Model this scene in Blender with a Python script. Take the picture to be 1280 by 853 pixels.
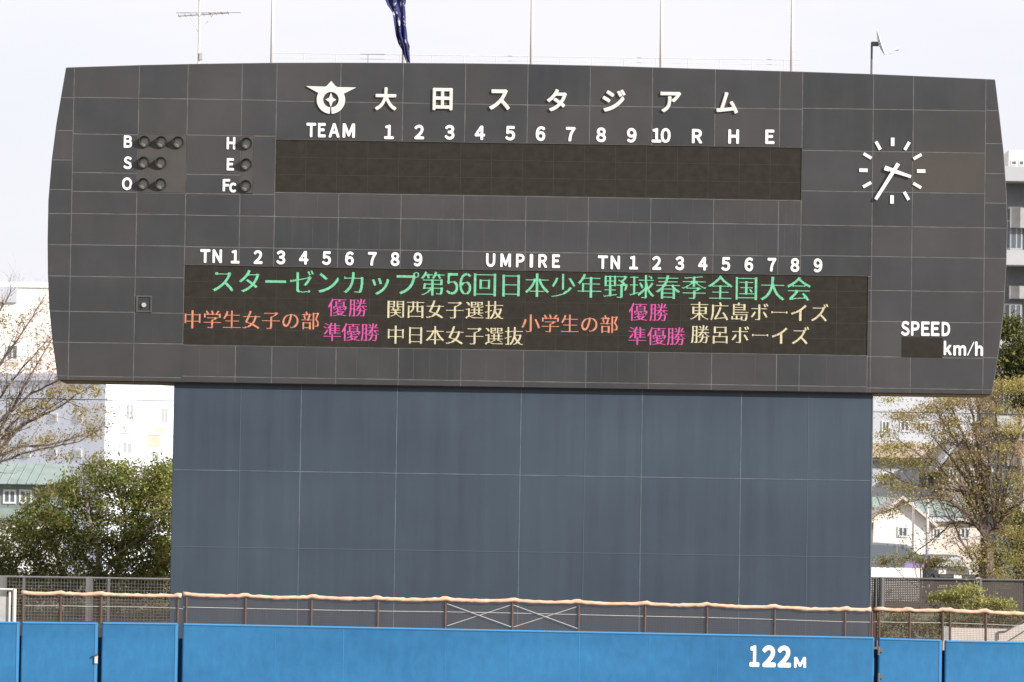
import bpy, math, random
from mathutils import Vector, Matrix
R = math.radians
sc = bpy.context.scene
for o in list(bpy.data.objects):
    bpy.data.objects.remove(o, do_unlink=True)
COL = sc.collection

# ------------------------------------------------------------------ camera, sky, sun, exposure
CAM = Vector((0.0, 0.0, 4.7))
FPX = 5580.0
PITCH, ROLL = math.atan(273.5 / FPX), R(0.9)
CM = Matrix.Rotation(R(90) + PITCH, 3, 'X') @ Matrix.Rotation(ROLL, 3, 'Z')
cd = bpy.data.cameras.new('camera')
cam = bpy.data.objects.new('camera', cd)
COL.objects.link(cam)
cd.sensor_width = 36.0
cd.lens = 36.0 * FPX / 1280.0
cd.clip_start, cd.clip_end = 1.0, 9000.0
cam.matrix_world = Matrix.Translation(CAM) @ CM.to_4x4()
sc.camera = cam
cd.dof.use_dof, cd.dof.focus_distance, cd.dof.aperture_fstop = True, 142.0, 2.0

SUN = Vector((0.72, -0.51, 0.47)).normalized()          # towards the sun
sun_el = math.asin(SUN.z)
sun_az = math.atan2(SUN.x, SUN.y)                        # clockwise from +Y
w = bpy.data.worlds.new('World')
sc.world = w
w.use_nodes = True
wn, wl = w.node_tree.nodes, w.node_tree.links
bg = wn['Background']
sky = wn.new('ShaderNodeTexSky')
sky.sky_type = 'NISHITA'
sky.sun_disc = False
sky.sun_elevation = sun_el
sky.sun_rotation = sun_az
sky.air_density, sky.dust_density, sky.ozone_density = 1.0, 2.5, 1.0
# thin high cloud over the whole sky
tc = wn.new('ShaderNodeTexCoord')
mp = wn.new('ShaderNodeMapping')
mp.inputs['Scale'].default_value = (3, 3, 14)
nz = wn.new('ShaderNodeTexNoise')
nz.inputs['Scale'].default_value = 2.2
nz.inputs['Detail'].default_value = 4
rp = wn.new('ShaderNodeMapRange')
rp.inputs['From Min'].default_value, rp.inputs['From Max'].default_value = 0.3, 0.7
rp.inputs['To Min'].default_value, rp.inputs['To Max'].default_value = 0.78, 1.0
mx = wn.new('ShaderNodeMix')
mx.data_type = 'RGBA'
mx.inputs[7].default_value = (5.4, 5.33, 5.72, 1)
wl.new(tc.outputs['Generated'], mp.inputs['Vector'])
wl.new(mp.outputs['Vector'], nz.inputs['Vector'])
wl.new(nz.outputs['Fac'], rp.inputs['Value'])
wl.new(rp.outputs['Result'], mx.inputs[0])
wl.new(sky.outputs['Color'], mx.inputs[6])
wl.new(mx.outputs[2], bg.inputs['Color'])
bg.inputs['Strength'].default_value = 0.11

sd = bpy.data.lights.new('sun', 'SUN')
sd.energy, sd.angle, sd.color = 4.0, R(0.6), (1.0, 0.95, 0.885)
so = bpy.data.objects.new('sun', sd)
COL.objects.link(so)
so.rotation_euler = (-SUN).to_track_quat('-Z', 'Y').to_euler()
so.location = SUN * 60

vs = sc.view_settings
vs.view_transform, vs.look = 'Standard', 'None'
vs.gamma, vs.use_curve_mapping = 1.0, False
vs.exposure = 0.72
sc.cycles.max_bounces = 6

# ------------------------------------------------------------------ helpers
def at(px, py, Y):
    """point of the photograph (1280 x 853) at real distance Y"""
    d = CM @ Vector(((px - 640) / FPX, -(py - 426.5) / FPX, -1.0))
    return CAM + d * (Y / d.y)

def gz(y):
    """ground height: field level, bank behind the stadium, street above it"""
    pts = [(-200, 0), (147, 0), (153, 2.15), (160, 2.28), (185, 3.1), (200, 3.5), (4000, 3.5)]
    for (a, za), (b, zb) in zip(pts, pts[1:]):
        if y <= b:
            return za + (zb - za) * (y - a) / (b - a)
    return 3.5

def mat(name, col, rough=0.7, metal=0.0, var=0.0, scale=1.5, stretch=(1, 1, 1), bump=0.0, spec=0.3,
        col2=None, thr=None, grime=None):
    m = bpy.data.materials.new(name)
    m.use_nodes = True
    n, l = m.node_tree.nodes, m.node_tree.links
    b = n['Principled BSDF']
    b.inputs['Base Color'].default_value = (*col, 1)
    b.inputs['Roughness'].default_value = rough
    b.inputs['Metallic'].default_value = metal
    b.inputs['Specular IOR Level'].default_value = spec
    if var or col2 or bump:
        t = n.new('ShaderNodeTexCoord'); k = n.new('ShaderNodeMapping')
        k.inputs['Scale'].default_value = stretch
        z = n.new('ShaderNodeTexNoise')
        z.inputs['Scale'].default_value = scale
        z.inputs['Detail'].default_value = 5
        z.inputs['Roughness'].default_value = 0.62
        l.new(t.outputs['Object'], k.inputs['Vector']); l.new(k.outputs['Vector'], z.inputs['Vector'])
        r = n.new('ShaderNodeValToRGB')
        e = r.color_ramp.elements
        lo, hi = thr or (0.3, 0.7)
        e[0].position, e[1].position = lo, hi
        c2 = col2 or tuple(min(1, c * (1 + var)) for c in col)
        c1 = col if col2 else tuple(c * (1 - var) for c in col)
        e[0].color = (*c1, 1); e[1].color = (*c2, 1)
        l.new(z.outputs['Fac'], r.inputs['Fac']); l.new(r.outputs['Color'], b.inputs['Base Color'])
        if grime:
            amt, gs, gst, tint = grime
            k2 = n.new('ShaderNodeMapping'); k2.inputs['Scale'].default_value = gst
            k2.inputs['Location'].default_value = (3.7, 1.1, 5.3)
            z2 = n.new('ShaderNodeTexNoise'); z2.inputs['Scale'].default_value = gs; z2.inputs['Detail'].default_value = 6
            z2.inputs['Roughness'].default_value = 0.55
            r2 = n.new('ShaderNodeValToRGB'); r2.color_ramp.elements[0].position, r2.color_ramp.elements[1].position = .32, .68
            r2.color_ramp.elements[0].color = (1 - amt, 1 - amt, 1 - amt, 1); r2.color_ramp.elements[1].color = (*tint, 1)
            mu = n.new('ShaderNodeMix'); mu.data_type = 'RGBA'; mu.blend_type = 'MULTIPLY'; mu.inputs[0].default_value = 1
            l.new(t.outputs['Object'], k2.inputs['Vector']); l.new(k2.outputs['Vector'], z2.inputs['Vector'])
            l.new(z2.outputs['Fac'], r2.inputs['Fac'])
            l.new(r.outputs['Color'], mu.inputs[6]); l.new(r2.outputs['Color'], mu.inputs[7])
            l.new(mu.outputs[2], b.inputs['Base Color'])
        if bump:
            u = n.new('ShaderNodeBump')
            u.inputs['Strength'].default_value = bump
            u.inputs['Distance'].default_value = 0.02
            l.new(z.outputs['Fac'], u.inputs['Height']); l.new(u.outputs['Normal'], b.inputs['Normal'])
    return m

def emit(name, col, s):
    m = bpy.data.materials.new(name)
    m.use_nodes = True
    b = m.node_tree.nodes['Principled BSDF']
    b.inputs['Base Color'].default_value = (0.05, 0.05, 0.05, 1)
    b.inputs['Emission Color'].default_value = (*col, 1)
    n, l = m.node_tree.nodes, m.node_tree.links               # diodes are never all equally bright
    t = n.new('ShaderNodeTexCoord'); z = n.new('ShaderNodeTexNoise'); z.inputs['Scale'].default_value = 14; z.inputs['Detail'].default_value = 3
    r = n.new('ShaderNodeMapRange'); r.inputs['From Min'].default_value, r.inputs['From Max'].default_value = .3, .7
    r.inputs['To Min'].default_value, r.inputs['To Max'].default_value = s * .72, s * 1.22
    l.new(t.outputs['Object'], z.inputs['Vector']); l.new(z.outputs['Fac'], r.inputs['Value']); l.new(r.outputs['Result'], b.inputs['Emission Strength'])
    return m

class MB:
    def __init__(self): self.v, self.f, self.m = [], [], []
    def face(self, pts, mi=0):
        n = len(self.v); self.v += [tuple(p) for p in pts]; self.f.append(tuple(range(n, n + len(pts)))); self.m.append(mi)
    def box(self, x0, x1, y0, y1, z0, z1, mi=0):
        n = len(self.v)
        self.v += [(x, y, z) for x in (x0, x1) for y in (y0, y1) for z in (z0, z1)]
        for q in ((0, 1, 3, 2), (4, 6, 7, 5), (0, 4, 5, 1), (2, 3, 7, 6), (0, 2, 6, 4), (1, 5, 7, 3)):
            self.f.append(tuple(n + i for i in q)); self.m.append(mi)
    def prism(self, poly, y0, y1, mi=0, side=None):
        """poly: (x, z) outline seen from -y, counter-clockwise; extruded from y0 (front) to y1"""
        a = sum(p[0] * q[1] - q[0] * p[1] for p, q in zip(poly, poly[1:] + poly[:1]))
        if a < 0: poly = poly[::-1]
        n, k = len(self.v), len(poly)
        self.v += [(x, y0, z) for x, z in poly] + [(x, y1, z) for x, z in poly]
        self.f.append(tuple(n + i for i in range(k))); self.m.append(mi)
        self.f.append(tuple(n + k + i for i in reversed(range(k)))); self.m.append(mi if side is None else side)
        for i in range(k):
            j = (i + 1) % k
            self.f.append((n + i, n + k + i, n + k + j, n + j)); self.m.append(mi if side is None else side)
    def tube(self, pts, rad, sides=6, mi=0, cap=True):
        pts = [Vector(p) for p in pts]
        if not hasattr(rad, '__len__'): rad = [rad] * len(pts)
        n0 = len(self.v)
        for i, p in enumerate(pts):
            t = (pts[min(i + 1, len(pts) - 1)] - pts[max(i - 1, 0)]).normalized()
            a = t.cross(Vector((0.02, 1, 0.03)))
            if a.length < 0.15: a = t.cross(Vector((1, 0, 0)))
            a.normalize(); b = t.cross(a)
            for s in range(sides):
                th = 2 * math.pi * s / sides
                self.v.append(tuple(p + (a * math.cos(th) + b * math.sin(th)) * rad[i]))
        for i in range(len(pts) - 1):
            for s in range(sides):
                q = (s + 1) % sides
                self.f.append((n0 + i * sides + s, n0 + i * sides + q, n0 + (i + 1) * sides + q, n0 + (i + 1) * sides + s)); self.m.append(mi)
        if cap:
            self.f.append(tuple(n0 + s for s in reversed(range(sides)))); self.m.append(mi)
            self.f.append(tuple(n0 + (len(pts) - 1) * sides + s for s in range(sides))); self.m.append(mi)
    def build(self, name, mats, parent=None, smooth=False, bevel=0):
        me = bpy.data.meshes.new(name)
        org = Vector(parent.get('_o', (0, 0, 0))) if parent else Vector((0, 0, 0))
        me.from_pydata([tuple(Vector(p) - org) for p in self.v], [], self.f)
        for m in (mats if isinstance(mats, (list, tuple)) else [mats]): me.materials.append(m)
        me.polygons.foreach_set('material_index', self.m)
        if smooth: me.polygons.foreach_set('use_smooth', [True] * len(self.f))
        me.update()
        o = bpy.data.objects.new(name, me); COL.objects.link(o)
        if parent:
            o.parent = parent
            ORG[o.name] = org
            o['_o'] = tuple(org)
        if bevel:
            b = o.modifiers.new('bevel', 'BEVEL'); b.width = bevel; b.segments = 3; b.limit_method = 'ANGLE'
        return o
ORG = {}

def thing(name, label, cat, loc=(0, 0, 0), group=None):
    o = bpy.data.objects.new(name, None); COL.objects.link(o)
    o.location = loc; o['_o'] = tuple(loc)
    o.empty_display_size = 0.3
    tag(o, label, cat, group)
    return o

def tag(o, label, cat, group=None, kind=None):
    if label: o['label'] = label
    if cat: o['category'] = cat
    if group: o['group'] = group
    o['kind'] = kind or 'thing'
    return o

def clone(o, parent, off):
    c = o.copy(); COL.objects.link(c); c.parent = parent
    c.location = Vector(o.location) + Vector(off)
    for ch in list(o.children):
        d = ch.copy(); COL.objects.link(d); d.parent = c
    return c

def text_mesh(s, offset=0.0, extrude=0.0):
    c = bpy.data.curves.new('t', 'FONT'); c.body = s; c.offset = offset; c.extrude = extrude; c.resolution_u = 4
    o = bpy.data.objects.new('t', c); COL.objects.link(o)
    dg = bpy.context.evaluated_depsgraph_get(); dg.update()
    me = bpy.data.meshes.new_from_object(o.evaluated_get(dg))
    me.calc_loop_triangles()
    v = [tuple(p.co) for p in me.vertices]
    f = [tuple(p.vertices) for p in me.polygons]
    t = [tuple(p.vertices) for p in me.loop_triangles]
    bpy.data.objects.remove(o); bpy.data.meshes.remove(me); bpy.data.curves.remove(c)
    return v, f, t

def wide(s):
    return ''.join(chr(ord(c) + 0xFEE0) if 33 <= ord(c) <= 126 and c != 'I' else c for c in s)
_v = text_mesh(wide('H'))[0]
CAP = max(p[1] for p in _v) - min(p[1] for p in _v)

def letters(name, s, px, py, hpx, m, parent, Y, sx=1.0, bold=0.03, deep=0.05, cap=True, wpx=None):
    """raised lettering centred on photo point px,py, standing deep proud of the plane at Y"""
    v0, f0, _ = text_mesh(wide(s), 0.0, 0.5)
    v, f = [], []                                # heavy weight: the outline thickened all round
    for j in range(13):
        th = 2 * math.pi * j / 12
        rr = bold if j < 12 else 0
        n0 = len(v)
        v += [(x + rr * math.cos(th), y + rr * math.sin(th), z + .03 * j) for x, y, z in v0]
        f += [tuple(i + n0 for i in q) for q in f0]
    xs = [p[0] for p in v]; ys = [p[1] for p in v]
    cx, cy = (min(xs) + max(xs)) / 2, (min(ys) + max(ys)) / 2
    ppm = FPX / Y
    k = hpx / ppm / ((CAP + 2 * bold) if cap else (max(ys) - min(ys)))
    kx = k * sx
    if wpx: kx = wpx / ppm / (max(xs) - min(xs))
    c = at(px, py, Y)
    mb = MB()
    mb.v = [(c.x + (x - cx) * kx, Y - deep / 2 - z * deep, c.z + (y - cy) * k) for x, y, z in v]
    mb.f = f; mb.m = [0] * len(f)
    return mb.build(name, m, parent)

def led_text(name, s, x0, y0, x1, y1, em, m, parent, Y, N=60, er=.5):
    """a message in lit dots: first glyph centred on x0,y0, last on x1,y1 (photo points), em in photo pixels"""
    import numpy as np
    ppm = FPX / Y
    size = em / ppm
    units, pos = [], 0.0
    i = 0
    while i < len(s):
        if s[i].isdigit():
            units.append((s[i], pos - 0.25)); pos += 0.5
            if i + 1 < len(s) and not s[i + 1].isdigit(): pos += 0.0
        else:
            units.append((s[i], pos)); pos += 1.0
        i += 1
    last = units[-1][1]
    a, b = at(x0, y0, Y), at(x1, y1, Y)
    mb = MB()
    for ch, p in units:
        v, f, tri = text_mesh(wide(ch))
        half = ch.isdigit()
        G = np.zeros((N + 8, N + 8), bool)
        V = np.array(v)[:, :2]
        if half:
            V = V.copy(); w0 = (V[:, 0].min() + V[:, 0].max()) / 2
            V[:, 0] = (V[:, 0] - w0) * 0.85 + 0.5; V[:, 1] = V[:, 1] * 1.1 - 0.01
        P = V * N + 4
        P[:, 1] += 0.12 * N
        yy, xx = np.mgrid[0:N + 8, 0:N + 8] + 0.5
        for t in tri:
            A, B, C = P[list(t)]
            d = (B[0] - A[0]) * (C[1] - A[1]) - (B[1] - A[1]) * (C[0] - A[0])
            if abs(d) < 1e-9: continue
            if d < 0: B, C = C, B
            e = lambda U, W: (W[0] - U[0]) * (yy - U[1]) - (W[1] - U[1]) * (xx - U[0])
            G |= (e(A, B) >= 0) & (e(B, C) >= 0) & (e(C, A) >= 0)
        H = np.zeros_like(G)                      # level strokes thin, upright ones broad, as in a brush-serif dot font
        for c in range(N + 8):
            r = 0
            while r < N + 8:
                if G[r, c]:
                    q = r
                    while q < N + 8 and G[q, c]: q += 1
                    if q - r <= N * .085:
                        k = max(1, round((q - r) * er)); m0 = r + (q - r - k) // 2
                        H[m0:m0 + k, c] = True
                    else: H[r:q, c] = True
                    r = q
                else: r += 1
        G = H.copy(); G[:, 1:] |= H[:, :-1]
        fr = p / last if last else 0
        cx = a.x + (b.x - a.x) * fr; cz = a.z + (b.z - a.z) * fr
        u = size / N
        for r in range(N + 8):
            row = G[r]; c = 0
            while c < N + 8:
                if row[c]:
                    d = c
                    while d < N + 8 and row[d]: d += 1
                    X0, X1 = cx + (c - 4 - N / 2) * u, cx + (d - 4 - N / 2) * u
                    Z0, Z1 = cz + (r - 4 - N / 2) * u, cz + (r - 3 - N / 2) * u
                    mb.face([(X0, Y, Z0), (X1, Y, Z0), (X1, Y, Z1), (X0, Y, Z1)])
                    c = d
                else: c += 1
    return mb.build(name, m, parent)

# ------------------------------------------------------------------ materials
M = {}
PS = (1, 1, 0.18)
M['panel'] = mat('dark_grey_panel', (0.041, 0.0425, 0.0455), 0.42, var=0.10, scale=0.9, stretch=(1.3, 1, 0.5), spec=0.45, bump=0.3, grime=(.22, .22, (1, 1, 1.6), (1.12, 1.09, 1.06)))
M['panel_b'] = mat('warm_grey_panel', (0.0465, 0.0455, 0.0475), 0.42, var=0.10, scale=0.8, stretch=(1.2, 1, 0.5), spec=0.45, bump=0.3, grime=(.22, .22, (1, 1, 1.6), (1.12, 1.09, 1.06)))
M['panel_c'] = mat('cool_grey_panel', (0.038, 0.041, 0.0445), 0.38, var=0.14, scale=1.1, stretch=(2.0, 1, 0.3), spec=0.4, grime=(.22, .22, (1, 1, 1.6), (1.12, 1.09, 1.06)))
M['panel_t'] = mat('tan_grey_panel', (0.060, 0.054, 0.047), 0.5, var=0.1, scale=0.8, stretch=(1, 1, 0.5))
M['joint'] = mat('panel_joint', (0.135, 0.128, 0.12), 0.7, var=0.35, scale=2)
M['rib'] = mat('panel_rib', (0.080, 0.079, 0.077), 0.7, var=0.25, scale=2)
M['side'] = mat('panel_side', (0.07, 0.069, 0.068), 0.6, var=0.15)
M['soffit'] = mat('soffit_board', (0.36, 0.27, 0.19), 0.8, var=0.2, scale=1.2)  # tan of light bounced from below, put into the board's colour
M['led'] = mat('led_screen', (0.029, 0.026, 0.021), 0.8, var=0.18, scale=1.0, stretch=(3.2, 1, 4.0), spec=0.1)
M['white'] = mat('white_letter', (0.82, 0.80, 0.78), 0.5)
M['ivory'] = mat('ivory_letter', (0.68, 0.65, 0.60), 0.5, var=0.05)
M['hood'] = mat('lamp_hood', (0.05, 0.05, 0.048), 0.6)
M['lens'] = mat('lamp_lens', (0.28, 0.28, 0.26), 0.35, spec=0.5)
M['lampplate'] = mat('lamp_plate', (0.064, 0.060, 0.056), 0.55, var=0.1)
M['wallblue'] = mat('slate_blue_wall', (0.043, 0.061, 0.085), 0.55, var=0.10, scale=0.8, stretch=(3.0, 1, 0.16), spec=0.3, grime=(.15, .16, (1, 1, 1.3), (1.15, 1.14, 1.10)))
M['wallseam'] = mat('pale_seam', (0.12, 0.14, 0.165), 0.7, var=0.4, scale=1.2)
M['wallline'] = mat('faint_seam', (0.072, 0.092, 0.122), 0.7)
M['pad'] = mat('blue_pad', (0.028, 0.162, 0.355), 0.5, var=0.11, scale=3.2, stretch=(1, 1, 0.6), bump=0.3, spec=0.3, grime=(.20, .14, (1, 1, 2.2), (1.25, 1.12, 1.06)))
M['padedge'] = mat('blue_pad_edge', (0.06, 0.235, 0.47), 0.5)
M['padgap'] = mat('navy_gap', (0.012, 0.04, 0.10), 0.8)
M['padseam'] = mat('pad_seam', (0.035, 0.20, 0.47), 0.55)
M['rail'] = mat('rail_cover', (0.66, 0.42, 0.30), 0.85, var=0.22, scale=3.5, stretch=(1, 1, 2), bump=0.9)
M['post'] = mat('brown_post', (0.10, 0.062, 0.05), 0.6, var=0.2, scale=4)
M['net'] = mat('dark_net', (0.10, 0.085, 0.08), 0.9)
M['steel'] = mat('grey_steel', (0.42, 0.41, 0.40), 0.5, 0.0, var=0.12, scale=3)
M['galv'] = mat('pale_steel', (0.62, 0.60, 0.56), 0.5, var=0.1, scale=3)
M['polew'] = mat('flagpole_paint', (0.74, 0.68, 0.66), 0.45)
M['darksteel'] = mat('dark_steel', (0.12, 0.12, 0.125), 0.5)
M['dish'] = mat('dish_paint', (0.78, 0.77, 0.76), 0.5)
M['plasterw'] = mat('white_render', (0.82, 0.79, 0.75), 0.85, var=0.04, scale=0.4)
M['plasterg'] = mat('grey_render', (0.46, 0.48, 0.52), 0.85, var=0.06, scale=0.4)
M['plasterb'] = mat('pale_blue_render', (0.40, 0.42, 0.46), 0.85, var=0.08, scale=0.3)
M['plasterc'] = mat('cool_white_render', (0.70, 0.75, 0.86), 0.85, var=0.04, scale=0.4)
M['beige'] = mat('beige_panel', (0.52, 0.42, 0.34), 0.85, var=0.1)
M['brownwall'] = mat('brown_wall', (0.26, 0.22, 0.19), 0.85, var=0.15)
M['glass'] = mat('window_glass', (0.10, 0.12, 0.14), 0.15, spec=0.6)
M['glasspale'] = mat('pale_glass', (0.34, 0.36, 0.37), 0.25, spec=0.5)
M['frame'] = mat('window_frame', (0.66, 0.66, 0.66), 0.5)
M['teal'] = mat('teal_roof', (0.25, 0.31, 0.285), 0.6, var=0.15, scale=1.0)
M['tealdark'] = mat('teal_cladding', (0.20, 0.23, 0.23), 0.6, var=0.15, scale=1.0)
M['concrete'] = mat('pale_concrete', (0.62, 0.55, 0.50), 0.9, var=0.08, scale=0.8)
M['slab'] = mat('balcony_slab', (0.42, 0.43, 0.44), 0.8, var=0.05)
M['fasc'] = mat('dark_fascia', (0.16, 0.17, 0.18), 0.8, var=0.1)
M['flag'] = mat('navy_flag', (0.028, 0.034, 0.125), 0.8, scale=5.0, stretch=(1.6, 1, 0.7), col2=(0.55, 0.56, 0.64), thr=(0.60, 0.62))
M['bark'] = mat('bark', (0.155, 0.118, 0.102), 0.9, var=0.35, scale=4, bump=0.5)
M['barkpale'] = mat('pale_bark', (0.30, 0.26, 0.22), 0.9, var=0.4, scale=3, bump=0.5)
M['twig'] = mat('twig', (0.16, 0.10, 0.095), 0.9)
for k, c in dict(lf_green=(0.16, 0.20, 0.05), lf_olive=(0.26, 0.265, 0.08), lf_dark=(0.11, 0.135, 0.05), lf_brown=(0.28, 0.20, 0.10),
                 lf_light=(0.36, 0.37, 0.12), bud_gold=(0.41, 0.33, 0.125), bud_yellow=(0.47, 0.41, 0.15), bud_pink=(0.60, 0.40, 0.33),
                 bud_tan=(0.42, 0.32, 0.20), bud_olive=(0.27, 0.245, 0.09), con_dark=(0.035, 0.05, 0.018), con_mid=(0.085, 0.085, 0.03)).items():
    M[k] = mat(k, c, 0.75, var=0.25, scale=3, spec=0.15)
    n_, l_ = M[k].node_tree.nodes, M[k].node_tree.links          # thin leaves let light through
    tr = n_.new('ShaderNodeBsdfTranslucent'); mxs = n_.new('ShaderNodeMixShader'); mxs.inputs[0].default_value = .42
    src = n_['Principled BSDF'].inputs['Base Color'].links[0].from_socket
    l_.new(src, tr.inputs['Color']); l_.new(n_['Principled BSDF'].outputs[0], mxs.inputs[1]); l_.new(tr.outputs[0], mxs.inputs[2])
    l_.new(mxs.outputs[0], n_['Material Output'].inputs['Surface'])
M['ground'] = mat('ground_soil', (0.10, 0.10, 0.05), 0.95, scale=0.25, col2=(0.17, 0.13, 0.09), bump=0.5)
M['asphalt'] = mat('asphalt', (0.055, 0.055, 0.057), 0.9, var=0.15, scale=2)
M['carsilver'] = mat('silver_paint', (0.20, 0.205, 0.22), 0.3, 0.3, spec=0.5)
M['cardark'] = mat('dark_paint', (0.035, 0.035, 0.04), 0.25, 0.2, spec=0.5)
M['tyre'] = mat('tyre', (0.02, 0.02, 0.02), 0.9)
M['rim'] = mat('rim', (0.4, 0.4, 0.42), 0.3, 0.7)
M['purple'] = mat('purple_sign', (0.30, 0.20, 0.42), 0.7)
M['wire'] = mat('cable', (0.05, 0.05, 0.055), 0.7)
M['led_green'] = emit('led_green', (0.155, 0.70, 0.35), 0.56)
M['led_orange'] = emit('led_orange', (0.82, 0.25, 0.115), 0.60)
M['led_pink'] = emit('led_magenta', (0.74, 0.025, 0.34), 0.60)
M['led_cream'] = emit('led_cream', (0.82, 0.69, 0.40), 0.60)

# ------------------------------------------------------------------ ground
mb = MB()
ys = [-200, 60, 147, 153, 160, 185, 200, 260, 400, 1200, 4000]
xs = [-2500, -300, -60, -30, -15, 0, 15, 30, 60, 300, 2500]
for a, b in zip(ys, ys[1:]):
    for c, d in zip(xs, xs[1:]):
        mb.face([(c, a, gz(a)), (d, a, gz(a)), (d, b, gz(b)), (c, b, gz(b))])
tag(mb.build('ground', M['ground']), None, None, kind='structure')
mb = MB()
mb.face([(-200, 203, 3.504), (200, 203, 3.504), (200, 211, 3.504), (-200, 211, 3.504)])
tag(mb.build('road', M['asphalt']), None, None, kind='structure')

# ------------------------------------------------------------------ scoreboard
YF = 144.0                      # front plane of the panels
def S(px, py): return at(px, py, YF)
outline_px = [(83, 85), (130, 83.5), (175, 82), (255, 80.3), (340, 79.2), (420, 79), (503, 79.3), (581, 79.8), (660, 80.8), (760, 83),
              (850, 85.8), (930, 88.2), (1003, 90.3), (1091, 93.3), (1143, 95.5), (1243.5, 100),
              (1249, 145), (1254, 190), (1257.2, 235), (1258.8, 280), (1257.5, 330), (1254, 390), (1249, 432), (1239.5, 493),
              (72.8, 475), (66.5, 430), (62, 385), (60.3, 340), (60, 300), (61, 250), (65.2, 200), (71, 155), (77, 120)]
OUT = [(S(*p).x, S(*p).z) for p in outline_px]          # clockwise from top left
def clip(poly):
    """clip a convex polygon (x, z) by the scoreboard outline"""
    n = len(OUT)
    for i in range(n):
        a, b = OUT[i], OUT[(i + 1) % n]
        ins = lambda p: (b[0] - a[0]) * (p[1] - a[1]) - (b[1] - a[1]) * (p[0] - a[0]) <= 1e-9
        res = []
        for k in range(len(poly)):
            p, q = poly[k], poly[(k + 1) % len(poly)]
            ip, iq = ins(p), ins(q)
            if ip: res.append(p)
            if ip != iq:
                d1 = (b[0] - a[0]) * (p[1] - a[1]) - (b[1] - a[1]) * (p[0] - a[0])
                d2 = (b[0] - a[0]) * (q[1] - a[1]) - (b[1] - a[1]) * (q[0] - a[0])
                t = d1 / (d1 - d2)
                res.append((p[0] + (q[0] - p[0]) * t, p[1] + (q[1] - p[1]) * t))
        poly = res
        if len(poly) < 3: return []
    return poly

zb = min(p[1] for p in OUT)
zbl = S(660, 483).z
sb = thing('scoreboard', 'huge dark grey panelled baseball scoreboard with lit message screen and white lettering', 'scoreboard', (S(657, 480).x, YF, zbl))
mb = MB()
mb.prism(OUT, YF + 0.035, YF + 2.5, 0)
BODY = mb.build('cabinet', M['side'], sb)
so_ = MB()                                              # soffit under the cabinet
xl, xr = OUT[24][0], OUT[23][0]
z_l, z_r = OUT[24][1], OUT[23][1]
so_.face([(xl + .02, YF + .03, z_l - .006), (xr - .02, YF + .03, z_r - .006), (xr - .02, YF + 2.5, z_r - .006), (xl + .02, YF + 2.5, z_l - .006)])
so_.face([(xl + .02, YF + .03, z_l - .03), (xl + .02, YF + 2.5, z_l - .03), (xr - .02, YF + 2.5, z_r - .03), (xr - .02, YF + .03, z_r - .03)])
so_.build('soffit', M['soffit'], sb)

rng = random.Random(7)
pan = MB()
def X_(px, py=165): return S(px, py).x
def Z_(px, py): return S(px, py).z
def cell(x0, x1, z0, z1, kind=None, gap=0.013, ribs=None):
    x0, x1 = min(x0, x1), max(x0, x1); z0, z1 = min(z0, z1), max(z0, z1)
    full = clip([(x0, z0), (x1, z0), (x1, z1), (x0, z1)])
    if not full: return
    pan.prism(full, YF + 0.004, YF + 0.034, 4, 4)
    inner = clip([(x0 + gap, z0 + gap), (x1 - gap, z0 + gap), (x1 - gap, z1 - gap), (x0 + gap, z1 - gap)])
    if inner:
        mi = kind if kind is not None else rng.choice([0, 0, 0, 1, 1, 2])
        pan.prism(inner, YF, YF + 0.006, mi, mi)
    for r in ribs or []:
        X = x0 + (x1 - x0) * r
        pan.box(X - .006, X + .006, YF - .004, YF + .002, z0 + .03, z1 - .03, 5)
BIG = 60
ZT, ZBm = 50.0, -20.0
cx_ = [X_(p) for p in (91.5, 172.8, 233.8, 301.6, 345, 425, 503, 581, 659, 737, 815, 893.5, 974.5, 1002.8, 1091.5, 1141.5, 1232)]
def col_rows(x0, x1, pts, kinds={}, gap=0.013, ribs=None):
    """cells of one column; pts = photo points on the row lines, top to bottom"""
    zs = [Z_(*p) if p else None for p in pts]
    for i, (a, b) in enumerate(zip(zs, zs[1:])):
        if a is None or b is None: continue
        k = kinds.get(i)
        if k == 'skip': continue
        cell(x0, x1, b, a, k, gap, ribs if pts[i + 1][1] < 550 else None)
T, Bt = (640, 20), (640, 560)
strip = [T, (75, 122), (72, 163), (70, 200), (68, 237), (68, 267), (68, 306), (68, 345), (72, 389), (80, 428), (80, 470), Bt]
col_rows(-BIG, cx_[0], strip)
A = [T, (130, 122.3), (130, 168), (130, 216.2), (130, 239.8), (130, 267.5), (130, 306.5), (130, 346), (130, 390), (130, 428.7), (130, 471), Bt]
col_rows(cx_[0], cx_[1], A)
B_ = [T, (203, 123.3), (203, 168.3), (203, 241.5), (203, 268.3), (203, 307.5), (203, 347), (203, 391.5), (203, 429.8), (203, 472), Bt]
col_rows(cx_[1], cx_[2], B_, {1: 1, 2: 'skip'})
C1 = [T, (268, 124.3), (268, 169.3), (268, 218.5), (268, 242.5), (268, 269.5), (268, 309), (268, 331.8)]
xh0 = X_(317.5)
col_rows(cx_[2], cx_[3], C1)
# next column holds the H E Fc lamp strip on its left edge
col_rows(cx_[3], cx_[4], [T, (323, 125.2), (323, 170.2)])
zc = [Z_(323, 170.2), Z_(323, 243)]
cell(xh0, cx_[4], zc[1], zc[0])
col_rows(cx_[3], cx_[4], [(323, 243), (323, 270.3), (323, 309.8), (323, 333)])
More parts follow.
